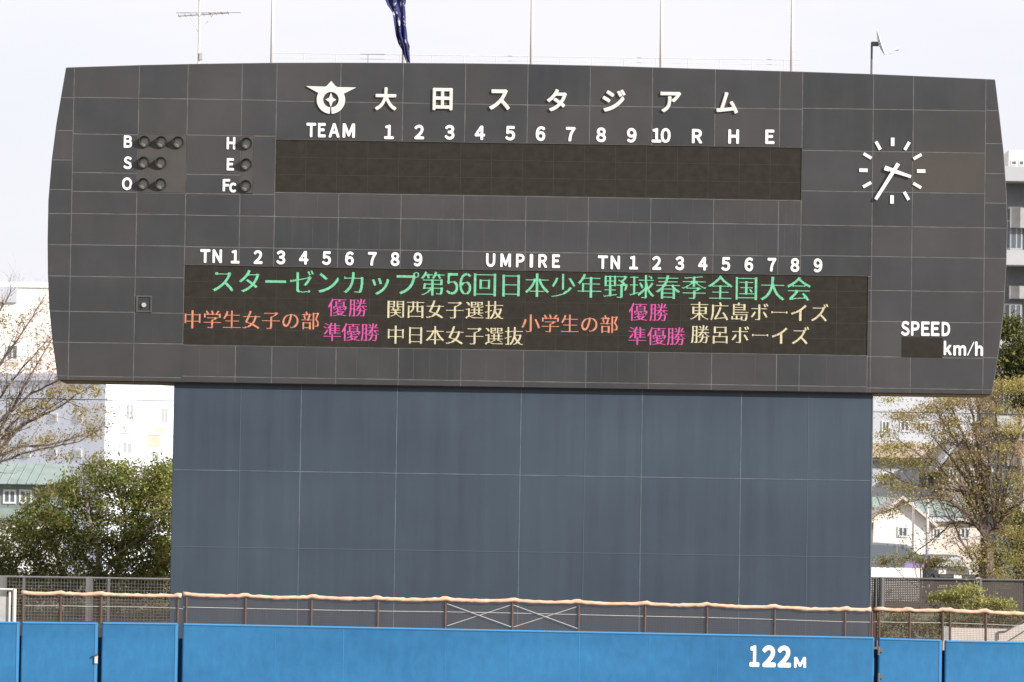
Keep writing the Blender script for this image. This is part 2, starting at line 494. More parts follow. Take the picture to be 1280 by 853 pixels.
# middle columns
third = (0.333, 0.667)
for i in range(4, 13):
    a, b = cx_[i], cx_[i + 1]
    col_rows(a, b, [T, (640, 131), (640, 179.2)])
    col_rows(a, b, [(640, 245.3), (640, 275.6)], ribs=[.2, .47, .71] if i % 2 else third)
    col_rows(a, b, [(640, 275.6), (640, 315.0)], ribs=third if i % 2 else [.28, .6, .85])
    if i < 12: col_rows(a, b, [(640, 315.0), (640, 338.3)])
    else: col_rows(a, b, [(640, 315.0), (640, 338.3)])
# bottom row below the message screen
fx = [X_(229.4, 335), cx_[3] - .05, cx_[4]] + cx_[5:13] + [cx_[13], X_(1085.5, 340)]
for i, (a, b) in enumerate(zip(fx, fx[1:])):
    col_rows(a, b, [(640, 437.6), (640, 476.8), Bt], ribs=[(.33, .67), (.24, .5, .78), (.4, .7)][i % 3] if b - a > 1.2 else None)
# right hand part
Rr = [T, (1045, 136), (1045, 188.6), (1045, 239.3), (1045, 282), (1045, 320), (1045, 362.3), (1045, 401), (1045, 445.2), (1045, 484.4), Bt]
col_rows(cx_[13], cx_[14], Rr[:6] + [(1045, 345)])
zl = Z_(1045, 345)
cell(X_(1085.5, 340), cx_[14], Z_(1045, 362.3), zl)
col_rows(X_(1085.5, 340), cx_[14], Rr[6:])
col_rows(cx_[14], cx_[15], [(x + 72, y + 1.1) if y not in (20, 560) else (x, y) for x, y in Rr], {4: 1, 8: 1})
R2 = [(x + 140, y + 2.2) if y not in (20, 560) else (x, y) for x, y in Rr]
col_rows(cx_[15], cx_[16], R2, {2: 3})
R3 = [T, (1243, 138.3), (1250, 179.7), (1253, 217.3), (1253, 254.2), (1253, 285.3), (1250, 323), (1247, 364.5), (1245, 403.3), (1240, 447.4), (1236, 487.3), Bt]
col_rows(cx_[16], BIG, R3)
# rim of pale flashing along the outline
pan.build('panel_cladding', [M['panel'], M['panel_b'], M['panel_c'], M['panel_t'], M['joint'], M['rib']], sb)
rim = MB()
for i in range(len(OUT)):
    a, b = OUT[i], OUT[(i + 1) % len(OUT)]
    rim.tube([(a[0], YF + .04, a[1]), (b[0], YF + .04, b[1])], .018, 5)
rim.build('edge_trim', M['joint'], sb)

def screen(name, p0, p1, p2, p3, y=YF + 0.03):
    a, b = S(*p0), S(*p2)
    x0, x1 = a.x, b.x
    z1 = (S(*p0).z + S(*p1).z) / 2; z0 = (S(*p2).z + S(*p3).z) / 2
    m = MB(); m.box(x0, x1, y, y + .05, z0, z1)
    # module joints, a hair proud
    n = max(1, round((x1 - x0) / 1.02)); k = max(1, round((z1 - z0) / .52))
    for i in range(1, n): m.box(x0 + (x1 - x0) * i / n - .004, x0 + (x1 - x0) * i / n + .004, y - .003, y + .002, z0, z1, 1)
    for i in range(1, k): m.box(x0, x1, y - .0045, y + .001, z0 + (z1 - z0) * i / k - .004, z0 + (z1 - z0) * i / k + .004, 1)
    return m.build(name, [M['led'], M['hood']], sb)
scr = screen('score_screen', (344, 175), (1001, 184.5), (1001, 249.5), (344, 240.5))
msg = screen('message_screen', (229, 332), (1085, 345), (1084, 444), (227.5, 431))
spd = screen('speed_screen', (1127.5, 421.5), (1178, 422.3), (1178, 447.3), (1127.5, 446.5), YF - 0.012)

# writing on the message screen
YL = YF + 0.022
led_text('message_line', 'スターゼンカップ第56回日本少年野球春季全国大会', 279, 351.3, 998.2, 361.3, 32.4, M['led_green'], msg, YL, 64)
led_text('message_line', '中学生女子の部', 240.5, 399.3, 387.5, 401, 24.3, M['led_orange'], msg, YL)
led_text('message_line', '優勝', 421.5, 384.3, 447, 385, 24.3, M['led_pink'], msg, YL)
led_text('message_line', '準優勝', 415, 415, 462, 415.6, 24.3, M['led_pink'], msg, YL)
led_text('message_line', '関西女子選抜', 494.5, 386.5, 617.5, 388, 24.3, M['led_cream'], msg, YL)
led_text('message_line', '中日本女子選抜', 494.5, 418.5, 642, 420.5, 24.3, M['led_cream'], msg, YL)
led_text('message_line', '小学生の部', 663, 404.3, 761, 405.6, 24.3, M['led_orange'], msg, YL)
led_text('message_line', '優勝', 797.5, 390, 823, 390.5, 24.3, M['led_pink'], msg, YL)
led_text('message_line', '準優勝', 796.5, 420, 844.8, 420.6, 24.3, M['led_pink'], msg, YL)
led_text('message_line', '東広島ボーイズ', 874, 389, 1024, 391.5, 24.6, M['led_cream'], msg, YL)
led_text('message_line', '勝呂ボーイズ', 875, 418, 1000, 420, 24.6, M['led_cream'], msg, YL)

# raised stadium name and headings
for s, x, y in (('大', 482.3, 124), ('田', 553.3, 124.3), ('ス', 624.5, 125), ('タ', 696, 125.8), ('ジ', 767.3, 126.3), ('ア', 838.2, 128), ('ム', 909, 129)):
    letters('stadium_name_character', s, x, y, {'大': 29, '田': 28, 'ス': 26, 'タ': 28, 'ジ': 28, 'ア': 26, 'ム': 27}[s], M['ivory'], sb, YF - .006, bold=0.03, deep=.045, cap=False,
            wpx={'大': 27, '田': 25, 'ス': 26, 'タ': 25, 'ジ': 29, 'ア': 26, 'ム': 27}[s])
HB, LD = 0.043, 0.014
for s, x, wq in zip('TEAM', (389, 402.3, 417.7, 436), (12, 9.6, 13.6, 15.5)):
    letters('heading', s, x, 163.2 + (x - 414) * .0157, 18, M['white'], sb, YF - .004, wpx=wq, bold=HB, deep=LD)
for s, x, y in zip('1 2 3 4 5 6 7 8 9 1 0 R H E'.split(), (486.3, 524, 562, 599.8, 637.8, 675.6, 713.2, 751.4, 789.6, 820.6, 832, 871.3, 917, 962.3),
                   (165.2, 165.3, 165.7, 166.3, 166.8, 167.3, 168, 168.8, 169.4, 169.5, 169.6, 170.5, 171, 171.3)):
    letters('column_numeral' if s.isdigit() else 'column_letter', s, x, y, 18, M['white'], sb, YF - .004, sx=.9, bold=HB, deep=LD)
letters('heading', 'T', 256.5, 320.3, 17, M['white'], sb, YF - .004, sx=0.86, bold=HB, deep=LD)
letters('heading', 'N', 271.5, 320.6, 17, M['white'], sb, YF - .004, sx=0.84, bold=HB, deep=LD)
for i in range(9):
    letters('row_numeral', str(i + 1), 294 + i * 28.55, 321.2 + i * .43, 17, M['white'], sb, YF - .004, sx=0.86, bold=HB, deep=LD)
for s, x in zip('UMPIRE', (613.3, 632, 650.3, 664.2, 678.4, 695)):
    letters('heading', s, x, 326 + (x - 650) * .0157, 17, M['white'], sb, YF - .004, sx=0.82 if s != 'I' else 1, bold=HB, deep=LD, cap=s != 'I')
letters('heading', 'T', 753.5, 328.1, 17, M['white'], sb, YF - .004, sx=0.86, bold=HB, deep=LD)
letters('heading', 'N', 769, 328.4, 17, M['white'], sb, YF - .004, sx=0.84, bold=HB, deep=LD)
for i in range(9):
    letters('row_numeral', str(i + 1), 792 + i * 28.8, 328.6 + i * .43, 17, M['white'], sb, YF - .004, sx=0.86, bold=HB, deep=LD)
for s, x, y in (('B', 160, 177.3), ('S', 159.6, 203.8), ('O', 158.8, 230), ('H', 288.7, 179.3), ('E', 288, 205.7)):
    letters('count_letter', s, x, y, 15.5, M['white'], sb, YF - .004, sx=0.84, bold=HB, deep=LD)
letters('count_letter', 'F', 283, 231.8, 15.5, M['white'], sb, YF - .004, sx=0.86, bold=HB, deep=LD)
letters('count_letter', 'c', 291, 234.7, 15.5, M['white'], sb, YF - .004, sx=0.78, bold=HB, deep=LD)
for s, x in zip('SPEED', (1131.5, 1144, 1156.7, 1169, 1182.3)):
    letters('speed_heading', s, x, 411.2 + (x - 1157) * .0157, 18, M['white'], sb, YF - .004, wpx=10.6, bold=HB, deep=LD)
for s, x, y, wq in (('k', 1184.6, 435.2, 10), ('m', 1199.6, 438.3, 16), ('/', 1213.3, 436.2, 8.5), ('h', 1223.7, 436.2, 10)):
    letters('speed_unit', s, x, y, 13 if s == 'm' else 18, M['white'], sb, YF - .004, bold=HB, wpx=wq, cap=False, deep=LD)

# ward emblem: ring with two wings, a peak and a four-pointed star
em = MB()
ppm = FPX / YF
def E_(dx, dy): c = S(413.7, 125); return (c.x + dx / ppm, c.z - dy / ppm)
def ext(poly): em.prism([E_(*p) for p in poly], YF - .05, YF - .005)
ro, ri = 17.8, 9.8
a0, a1 = R(-86), R(266)
n = 48
for i in range(n):
    t0, t1 = a0 + (a1 - a0) * i / n, a0 + (a1 - a0) * (i + 1) / n
    ext([(ro * math.cos(t0), -ro * math.sin(t0)), (ro * math.cos(t1), -ro * math.sin(t1)), (ri * math.cos(t1), -ri * math.sin(t1)), (ri * math.cos(t0), -ri * math.sin(t0))])
emb = em.build('emblem', M['ivory'], sb)
em = MB()
em.prism([E_(*p) for p in [(-31.5, -16.6), (-6.5, -16.2), (0, -23.5), (6.5, -16.0), (31.5, -15.8), (14.0, -6.8), (10, -12.5), (0, -15.2), (-10, -12.5), (-14.0, -7.2)]], YF - .052, YF - .004)
em.build('emblem_wings', M['ivory'], emb)
em = MB()
star = [(0, -9), (2.2, -2.6), (6.8, 0), (2.2, 2.8), (0, 9.6), (-2.2, 2.8), (-6.8, 0), (-2.2, -2.6)]
em.prism([E_(*p) for p in star], YF - .049, YF - .005)
em.build('emblem_star', M['ivory'], emb)

# lamp plates and count lamps
pl = MB()
pl2 = MB()
pl.box(cx_[1] + .01, cx_[2] - .01, YF - .002, YF + .03, Z_(203, 241), Z_(203, 168.8))
pl2.box(cx_[3] + .01, xh0 - .01, YF - .002, YF + .03, Z_(308, 241.5), Z_(308, 170.5))
pl.build('lamp_plate', M['lampplate'], sb); pl2.build('lamp_plate', M['lampplate'], sb)
def lamp(px, py):
    c = S(px, py); r = 7.2 / ppm
    m = MB(); n = 20; L = .22
    for ring, (rad, mi) in enumerate(((r, 0), (r * .9, 0))):
        base = len(m.v)
        for i in range(n + 1):
            th = 2 * math.pi * i / n
            # visor: long over the top, short below
            l = L * (0.30 + 0.70 * max(0.0, min(1.0, .62 + .6 * math.sin(th))))
            for yy in (YF - .003, YF - .003 - l):
                m.v.append((c.x + rad * math.cos(th), yy, c.z + rad * math.sin(th)))
        for i in range(n):
            q = (base + 2 * i, base + 2 * i + 2, base + 2 * i + 3, base + 2 * i + 1)
            m.f.append(q if ring else q[::-1]); m.m.append(0)
    k = 2 * (n + 1)
    for i in range(n):
        m.f.append((2 * i + 1, 2 * i + 3, k + 2 * i + 3, k + 2 * i + 1)); m.m.append(0)
    o = m.build('count_lamp', M['hood'], sb)
    g = MB(); ringp = []
    for j, (rr, yy) in enumerate(((r * .88, YF - .03), (r * .6, YF - .055), (r * .01, YF - .065))):
        ringp.append([(c.x + rr * math.cos(2 * math.pi * i / n), yy, c.z + rr * math.sin(2 * math.pi * i / n)) for i in range(n)])
    for a, b in zip(ringp, ringp[1:]):
        for i in range(n):
            q = (i + 1) % n
            g.face([a[i], a[q], b[q], b[i]])
    g.build('lens', M['lens'], o, smooth=True)
for p in ((181, 177.2), (202, 177.6), (223, 178), (180, 203.3), (201.5, 203.7), (179.6, 230), (201.3, 230.3), (308.5, 179.3), (308, 205.5), (307.6, 232.5)):
    lamp(*p)
# small square hatch with a round knob
h = MB()
c0, c1 = S(170.5, 369.5), S(189.8, 390.5)
for (a, b, c, d) in ((c0.x, c1.x, c0.z - .05, c0.z), (c0.x, c1.x, c1.z, c1.z + .05), (c0.x, c0.x + .05, c1.z + .05, c0.z - .05), (c1.x - .05, c1.x, c1.z + .05, c0.z - .05)):
    h.box(a, b, YF - .03, YF - .002, c, d)
ho = h.build('hatch', M['rib'], sb)
h = MB(); ck = S(180, 381.5)
h.tube([(ck.x, YF - .06, ck.z), (ck.x, YF - .001, ck.z)], .075, 14)
h.build('hatch_knob', M['steel'], ho)

# ------------------------------------------------------------------ clock on the scoreboard
cc = S(1115.3, 213.7)
clk = thing('wall_clock', 'white clock of bare hour bars and two hands on right of the dark scoreboard', 'clock', (cc.x, YF - .01, cc.z))
for i in range(12):
    th = 2 * math.pi * i / 12
    r0, r1, hw = 30.5 / ppm, 42.0 / ppm, (2.2 if i % 3 == 0 else 1.9) / ppm
    if i % 3 == 0: r0 += .5 / ppm; r1 -= .6 / ppm
    ux, uz = math.sin(th), math.cos(th)
    m = MB()
    m.prism([(cc.x + ux * r - uz * s * hw, cc.z + uz * r + ux * s * hw) for r, s in ((r0, -1), (r0, 1), (r1, 1), (r1, -1))], YF - .035, YF - .008)
    m.build('hour_bar', M['white'], clk)
def hand(name, p, q, w0, w1, y):
    a, b = S(*p), S(*q)
    d = Vector((b.x - a.x, 0, b.z - a.z)).normalized(); nx, nz_ = -d.z, d.x
    m = MB()
    m.prism([(a.x + nx * w0 / ppm, a.z + nz_ * w0 / ppm), (a.x - nx * w0 / ppm, a.z - nz_ * w0 / ppm), (b.x - nx * w1 / ppm, b.z - nz_ * w1 / ppm), (b.x + nx * w1 / ppm, b.z + nz_ * w1 / ppm)], y - .02, y)
    m.build(name, M['white'], clk)
hand('hour_hand', (1105.6, 210.2), (1138.6, 221.4), 2.9, 1.7, YF - .06)
hand('minute_hand', (1122.6, 205), (1094.6, 249.5), 2.4, 1.9, YF - .085)
m = MB(); m.tube([(cc.x, YF - .115, cc.z), (cc.x, YF, cc.z)], .075, 16); m.build('spindle', M['white'], clk)

# ------------------------------------------------------------------ backscreen wall under the scoreboard
YW = 144.22
pa, pb = at(217.8, 478, YW), at(1091, 491, YW)
pl_ = at(212.3, 740, YW); pr_ = at(1088.3, 760, YW)
x0, x1 = (pa.x + pl_.x) / 2 , (pb.x + pr_.x) / 2
ztop = zbl + .12
bw = thing('backscreen_wall', 'tall slate blue wall carrying the scoreboard, plain with thin pale seams', 'wall', ((x0 + x1) / 2, YW, 0))
m = MB()
m.box(x0, x1, YW, YW + 2.0, -.2, ztop)
m.build('wall_panel', M['wallblue'], bw, bevel=.02)
m = MB()
for px, mi in ((375.5, 0), (495.5, 0), (650.5, 0), (731, 1), (802, 0), (926, 0), (300, 1), (1010, 1)):
    X = at(px, 560, YW).x
    m.box(X - .011, X + .011, YW - .006, YW + .002, .3, ztop - .15, mi)
for (px, py), mi in (((640, 594), 0), ((640, 690), 1)):
    Z = at(px, py, YW).z
    m.box(x0 + .05, x1 - .05, YW - .0085, YW + .001, Z - .011, Z + .011, mi)
m.box(x1 - .028, x1 + .012, YW - .012, YW + .03, .2, ztop - .13, 0)
m.build('seam_strip', [M['wallseam'], M['wallline']], bw)

# ------------------------------------------------------------------ on top of the scoreboard
YT = 145.6
def top_z(px):
    for (a, b) in zip(outline_px[:15], outline_px[1:16]):
        if a[0] <= px <= b[0]:
            return S(px, a[1] + (b[1] - a[1]) * (px - a[0]) / (b[0] - a[0])).z
def px_x(px, py, Y): return at(px, py, Y).x
pole_labels = {339.5: 'bare flagpole second in line, between the rod aerial and the navy flag', 504: 'flagpole behind the drooping navy flag',
               664: 'bare flagpole just right of centre, next after the navy flag', 826: 'bare flagpole above the letters near the number ten heading',
               989.5: 'bare flagpole nearest the satellite dish'}
pole_labels[339.5] = 'bare flagpole between the rod aerial and the navy flag'
for px, lb in pole_labels.items():
    X = px_x(px, 70, YT); z0 = top_z(px) - .02
    t = thing('flagpole', lb, 'flagpole', (X, YT, z0), 'flagpoles along the scoreboard top')
    m = MB(); m.tube([(X, YT, z0), (X, YT, z0 + 2.4), (X, YT, z0 + 5.5)], [.045, .04, .03], 8); m.build('pole', M['polew'], t, True)
    m = MB(); m.tube([(X, YT, z0), (X, YT, z0 + .12)], .1, 10); m.tube([(X + .07, YT, z0 + .1), (X + .06, YT, z0 + 5.3)], .006, 4); m.build('halyard', M['polew'], t)
    m = MB(); m.tube([(X, YT, z0 + 5.5), (X, YT, z0 + 5.58), (X, YT, z0 + 5.66)], [.02, .07, .02], 8); m.build('finial', M['polew'], t, True)
# drooping flag
rows = [(-70, 462, 503), (-45, 468, 504), (-20, 474, 506), (0, 480.5, 507), (8, 484, 507), (18, 491.5, 507.5), (30, 493.5, 508), (44, 495.5, 508.5), (52, 499, 509), (60, 502, 511), (70, 505, 511.5), (78.5, 508, 512.5)]
rf = random.Random(3)
m = MB(); ncol = 26
for r, (py, l, rr) in enumerate(rows):
    for c in range(ncol):
        f = c / (ncol - 1)
        p = at(l + (rr - l) * f + rf.uniform(-.8, .8), py + 2.4 * math.sin(f * 9 + r) + rf.uniform(-1, 1), YT - .28)
        ph = f * 15 + r * .35
        p.y += -.14 * math.sin(ph) * (.6 + .4 * math.sin(r)) + .02
        m.v.append(tuple(p))
for r in range(len(rows) - 1):
    for c in range(ncol - 1):
        i = r * ncol + c
        m.f.append((i, i + ncol, i + ncol + 1, i + 1)); m.m.append(0)
fo = m.build('flag', M['flag'], None, True)
tag(fo, 'navy blue flag with white marks hanging limp and folded from its pole', 'flag')
sm = fo.modifiers.new('thickness', 'SOLIDIFY'); sm.thickness = .012
# rod aerial
X = px_x(248.5, 60, YT); z0 = top_z(248.5) - .02
t = thing('television_aerial', 'tall rod television aerial with crossed booms at left of scoreboard top', 'aerial', (X, YT, z0))
zt = at(249, -30, YT).z
m = MB(); m.tube([(X, YT, z0), (X, YT, zt)], .035, 8); m.build('mast', M['galv'], t)
def P3(px, py, dy=0): p = at(px, py, YT); p.y += dy; return p
m = MB()
m.tube([P3(222.5, 20), P3(286, 16)], .028, 6)
m.tube([P3(219, 14, .5), P3(302, 18.3, -.5)], .012, 6)
m.tube([P3(249, 0, -.6), P3(249, 1, .6)], .02, 6)
for k in range(9):
    px = 224 + k * 7.6; p = P3(px, 19.9 - k * .48)
    m.tube([p + Vector((0, -.5, 0)), p + Vector((0, .5, 0))], .008, 5)
m.build('boom', M['steel'], t)
m = MB(); m.tube([P3(237, 20.5), P3(248.3, 41)], .012, 5); m.tube([P3(266, 18.5), P3(249, 41)], .012, 5); m.build('brace', M['galv'], t)
m = MB(); c = P3(250.8, 71); m.box(c.x - .05, c.x + .07, YT - .08, YT + .02, c.z - .12, c.z + .12); m.build('junction_box', M['steel'], t, bevel=.015)
# satellite dish
X = px_x(1089.5, 75, YT); z0 = top_z(1089.5) - .02
t = thing('satellite_dish', 'white satellite dish seen edge on, on a short mast at right of scoreboard top', 'satellite dish', (X, YT, z0))
zt = P3(1089.5, 54).z
m = MB(); m.tube([(X, YT, z0), (X, YT, zt)], .035, 8); m.box(X - .02, X + .22, YT - .07, YT + .07, zt - .1, zt + .04); m.build('mast', M['darksteel'], t)
c = P3(1100.5, 53); ax = Vector((0.93, -.12, .28)).normalized()
u = ax.cross(Vector((0, 1, 0))).normalized(); v_ = ax.cross(u)
m = MB(); n = 24; rings = []
for k in range(6):
    rr = .43 * k / 5 + .001
    rings.append([c + ax * (.09 * (k / 5) ** 2 - .06) + (u * math.cos(2 * math.pi * i / n) + v_ * math.sin(2 * math.pi * i / n)) * rr for i in range(n)])
for a, b in zip(rings, rings[1:]):
    for i in range(n):
        q = (i + 1) % n; m.face([a[i], b[i], b[q], a[q]])
d = m.build('reflector', M['dish'], t, True); s_ = d.modifiers.new('thickness', 'SOLIDIFY'); s_.thickness = .02
m = MB(); e = P3(1123, 61.5); m.tube([c - u * .42 if u.z > 0 else c + u * .42, P3(1116, 66.5), e], .012, 6); m.build('feed_arm', M['galv'], t)
m = MB(); m.tube([e, e - ax * .14], [.05, .035], 10); m.build('receiver_head', M['dish'], t)
# thin safety rail along the top
t = thing('roof_railing', 'thin white pipe railing along top edge of the scoreboard roof', 'railing', (S(660, 80).x, YT + .5, top_z(660)))
m = MB(); m2 = MB()
for k in range(34):
    px = 340 + k * 20
    yo = 66.5 + (px - 340) * .0135
    p = at(px, yo, YT + .5)
    m2.tube([(p.x, YT + .5, top_z(px) - .03), (p.x, YT + .5, p.z)], .012, 5) if k % 2 == 0 else None
for dy, rad in ((0, .014), (6, .008)):
    m.tube([at(340 + k * 30, 66.5 + dy + k * 30 * .0135, YT + .5) for k in range(23)], rad, 5)
m.build('rail', M['galv'], t); m2.build('upright', M['galv'], t)

# ------------------------------------------------------------------ outfield wall, gates and fence
YO = 135.0
def O(px, py): return at(px, py, YO)
def pad(name, label, cat, xl, xr, ytl, ytr, seams=(), edges=(0, 0), group=None, faint=()):
    a, b = O(xl, ytl), O(xr, ytr)
    t = thing(name, label, cat, ((a.x + b.x) / 2, YO, 0), group)
    m = MB()
    n = len(m.v)
    m.v += [(a.x, YO, 0), (b.x, YO, 0), (b.x, YO, b.z), (a.x, YO, a.z), (a.x, YO + .22, 0), (b.x, YO + .22, 0), (b.x, YO + .22, b.z), (a.x, YO + .22, a.z)]
    for q in ((0, 1, 2, 3), (5, 4, 7, 6), (3, 2, 6, 7), (1, 0, 4, 5), (4, 0, 3, 7), (1, 5, 6, 2)): m.f.append(q); m.m.append(0)
    m.build('padding', M['pad'], t, bevel=.05)
    e = MB()
    e.tube([(a.x + .04, YO + .01, a.z - .035), (b.x - .04, YO + .01, b.z - .035)], .035, 8)
    if edges[0]: e.box(a.x + .02, a.x + .085, YO - .012, YO + .1, .02, a.z - .05)
    if edges[1]: e.box(b.x - .085, b.x - .02, YO - .012, YO + .1, .02, b.z - .05)
    e.build('edge_piping', M['padedge'], t)
    if seams:
        for px in seams:
            s = MB(); X = O(px, 820).x; q = .012 if px in (429, 724) else .006
            s.box(X - q, X + q, YO - .004, YO + .01, .05, a.z + (b.z - a.z) * (X - a.x) / (b.x - a.x) - .06)
            s.build('pad_seam', M['padseam'], t)
    return t, a, b
main, ma, mb_ = pad('outfield_wall', 'long bright blue padded outfield wall marked with the white distance figure', 'wall', 228.3, 1093.2, 779.3, 796.6,
                    seams=(344, 429, 557, 636, 724, 811, 897))
for s, x, wq in (('1', 943, 12.5), ('2', 961.3, 17), ('2', 980.3, 17)):
    letters('distance_numeral', s, x, 820.6 + (x - 962) * .0157, 27, M['white'], main, YO - .004, bold=.055, deep=.008, wpx=wq)
letters('distance_unit', 'M', 1000, 828.3, 13.5, M['white'], main, YO - .004, bold=.045, deep=.008, wpx=15)
pad('wall_gate', 'blue padded wall gate cut by the left frame edge', 'gate', -40, 24.6, 776.6, 777.4, edges=(0, 1), group='blue padded wall gates')
gB, _, gb = pad('wall_gate', 'blue padded wall gate with the small white latch on its edge', 'gate', 26.8, 122.6, 777.3, 778.4, edges=(0, 1), group='blue padded wall gates')
pad('wall_gate', 'plain blue padded wall gate directly left of the long outfield wall', 'gate', 127.4, 222.8, 778.0, 779.0, edges=(0, 1), group='blue padded wall gates')
gD, ga, _ = pad('wall_gate', 'narrow blue padded wall gate with hinges, right of the distance figure', 'gate', 1098.2, 1177.8, 797.4, 799.8, edges=(0, 1), group='blue padded wall gates')
pad('wall_gate', 'blue padded wall gate in front of the pale concrete stair', 'gate', 1181.2, 1330, 800.4, 803.2, group='blue padded wall gates')
# latch, hinges
m = MB(); c = O(120.2, 823); m.box(c.x - .05, c.x + .05, YO - .05, YO, c.z - .16, c.z + .08); m.build('latch_plate', M['galv'], gB, bevel=.01)
m = MB(); m.tube([(c.x - .03, YO - .09, c.z + .1), (c.x + .05, YO - .08, c.z + .12)], .035, 8); m.build('latch_handle', M['darksteel'], gB)
for py in (813.5, 846.5):
    m = MB(); c = O(1098.5, py)
    m.box(c.x - .02, c.x + .11, YO - .06, YO + .02, c.z - .05, c.z + .07); m.tube([(c.x - .01, YO - .05, c.z - .14), (c.x - .01, YO - .05, c.z + .12)], .035, 8)
    m.build('hinge', M['darksteel'], gD, bevel=.008)
# dark backing behind the pads (concrete wall core)
m = MB()
a, b = O(-42, 790), O(1332, 812)
m.box(a.x, b.x, YO + .23, YO + .45, 0, O(640, 800).z - .12)
tag(m.build('retaining_wall', M['padgap']), 'dark concrete wall core showing in the gaps between blue pads', 'wall')

def rail_fence(name, label, posts, rail, wall_top, seg_net=True, thin=()):
    c = O(*rail[len(rail) // 2])
    t = thing(name, label, 'fence', (c.x, YO + .1, wall_top(c.x) - .02))
    Yp = YO + .1
    def rz(px):
        for (a, b) in zip(rail, rail[1:]):
            if a[0] <= px <= b[0]: return a[1] + (b[1] - a[1]) * (px - a[0]) / (b[0] - a[0])
        return rail[0][1] if px < rail[0][0] else rail[-1][1]
    pts, rad = [], []
    rr = random.Random(len(rail)); x = rail[0][0]
    while x <= rail[-1][0] + .01:
        near = min(abs(x - p) for p in posts)
        sag = 1.1 * min(1, near / 35.0) - (1.0 if near < 5 else 0)
        p = at(x, rz(x) + sag + rr.uniform(-.35, .35), Yp); pts.append(p)
        rad.append(.056 + (.010 if near < 5 else 0) + rr.uniform(-.009, .012)); x += 5.0
    m = MB(); m.tube(pts, rad, 10); m.build('padded_rail', M['rail'], t, True)
    for px in posts:
        p = at(px, rz(px) + 1, Yp); m = MB(); z0 = wall_top(p.x) - .05
        m.tube([(p.x, Yp + .02, z0), (p.x, Yp + .02, p.z)], .036 if px not in thin else .02, 8); m.build('post', M['post'], t)
    a, b = at(rail[0][0], 750, Yp).x, at(rail[-1][0], 750, Yp).x
    m = MB(); st = .045; k = int((b - a) / st)
    for i in range(k):
        X = a + i * st; px = rail[0][0] + (rail[-1][0] - rail[0][0]) * i / k
        m.box(X - .004, X + .004, Yp + .05, Yp + .0535, wall_top(X) - .03, at(px, rz(px), Yp).z)
    seg = 40
    for h in range(16):
        f = (h + .5) / 16
        for i in range(seg):
            q0, q1 = i / seg, (i + 1) / seg
            zz = []
            for q in (q0, q1):
                X = a + (b - a) * q; px = rail[0][0] + (rail[-1][0] - rail[0][0]) * q
                zt_ = at(px, rz(px), Yp).z; zz.append(wall_top(X) + (zt_ - wall_top(X)) * f)
            X0, X1 = a + (b - a) * q0, a + (b - a) * q1
            m.face([(X0, Yp + .049, zz[0] - .004), (X1, Yp + .049, zz[1] - .004), (X1, Yp + .049, zz[1] + .004), (X0, Yp + .049, zz[0] + .004)])
    m.build('netting', M['net'], t)
    m = MB(); n = 24
    m.tube([at(rail[0][0] + (rail[-1][0] - rail[0][0]) * i / n, rz(rail[0][0] + (rail[-1][0] - rail[0][0]) * i / n) + 15.5, Yp + .03) for i in range(n + 1)], .007, 5)
    m.build('tension_wire', M['galv'], t)
    return t, rz, Yp
wt = lambda X: ma.z + (mb_.z - ma.z) * (X - ma.x) / (mb_.x - ma.x)
ct, rz, Yp = rail_fence('wall_top_fence', 'long netted fence with cream padded rail on top of the blue outfield wall', [233, 307, 389.5, 472.5, 557, 640.5, 723.5, 806.5, 884, 968.5, 1056.5, 1090],
                    [(229, 743.5), (307, 745.3), (389, 747), (472, 748.5), (557, 749.5), (640, 751), (723, 753), (806, 755), (884, 756.5), (968, 759), (1056, 762), (1092, 762.5)], wt)
m = MB()
for a, b in ((559, 639), (642, 722)):
    m.tube([at(a, rz(a) + 5.5, Yp), at(b, rz(b) + 33, Yp)], .013, 6); m.tube([at(a, rz(a) + 33, Yp + .045), at(b, rz(b) + 5.5, Yp + .045)], .013, 6)
m.build('cross_brace', M['steel'], ct)
lw0, lw1 = O(24, 777), O(224, 779)
wl_ = lambda X: lw0.z + (lw1.z - lw0.z) * (X - lw0.x) / (lw1.x - lw0.x)
rail_fence('wall_top_fence', 'netted fence with cream padded rail over the blue gates at left', [29, 76, 126.5, 222.5],
           [(27, 742), (76, 742), (126, 743), (176, 743.5), (223, 745), (229, 746)], wl_)
rw0, rw1 = O(1098, 797.4), O(1330, 803.2)
wr_ = lambda X: rw0.z + (rw1.z - rw0.z) * (X - rw0.x) / (rw1.x - rw0.x)
rail_fence('wall_top_fence', 'netted fence with cream padded rail over the blue gates at right', [1099.5, 1137.5, 1178.5, 1188, 1232.5, 1290],
           [(1093, 762), (1137, 763), (1178, 763.2), (1188, 763.5), (1232, 765), (1280, 767), (1335, 769)], wr_)
# thick dark end post where the long fence meets the right gate
p = at(1093.5, 764, YO + .12)
m = MB(); m.box(p.x - .07, p.x + .07, YO + .16, YO + .3, wt(p.x) - .3, p.z + .05)
tag(m.build('gate_post', M['post'], None, bevel=.01), 'thick dark brown post at the right end of the long netted fence', 'post')
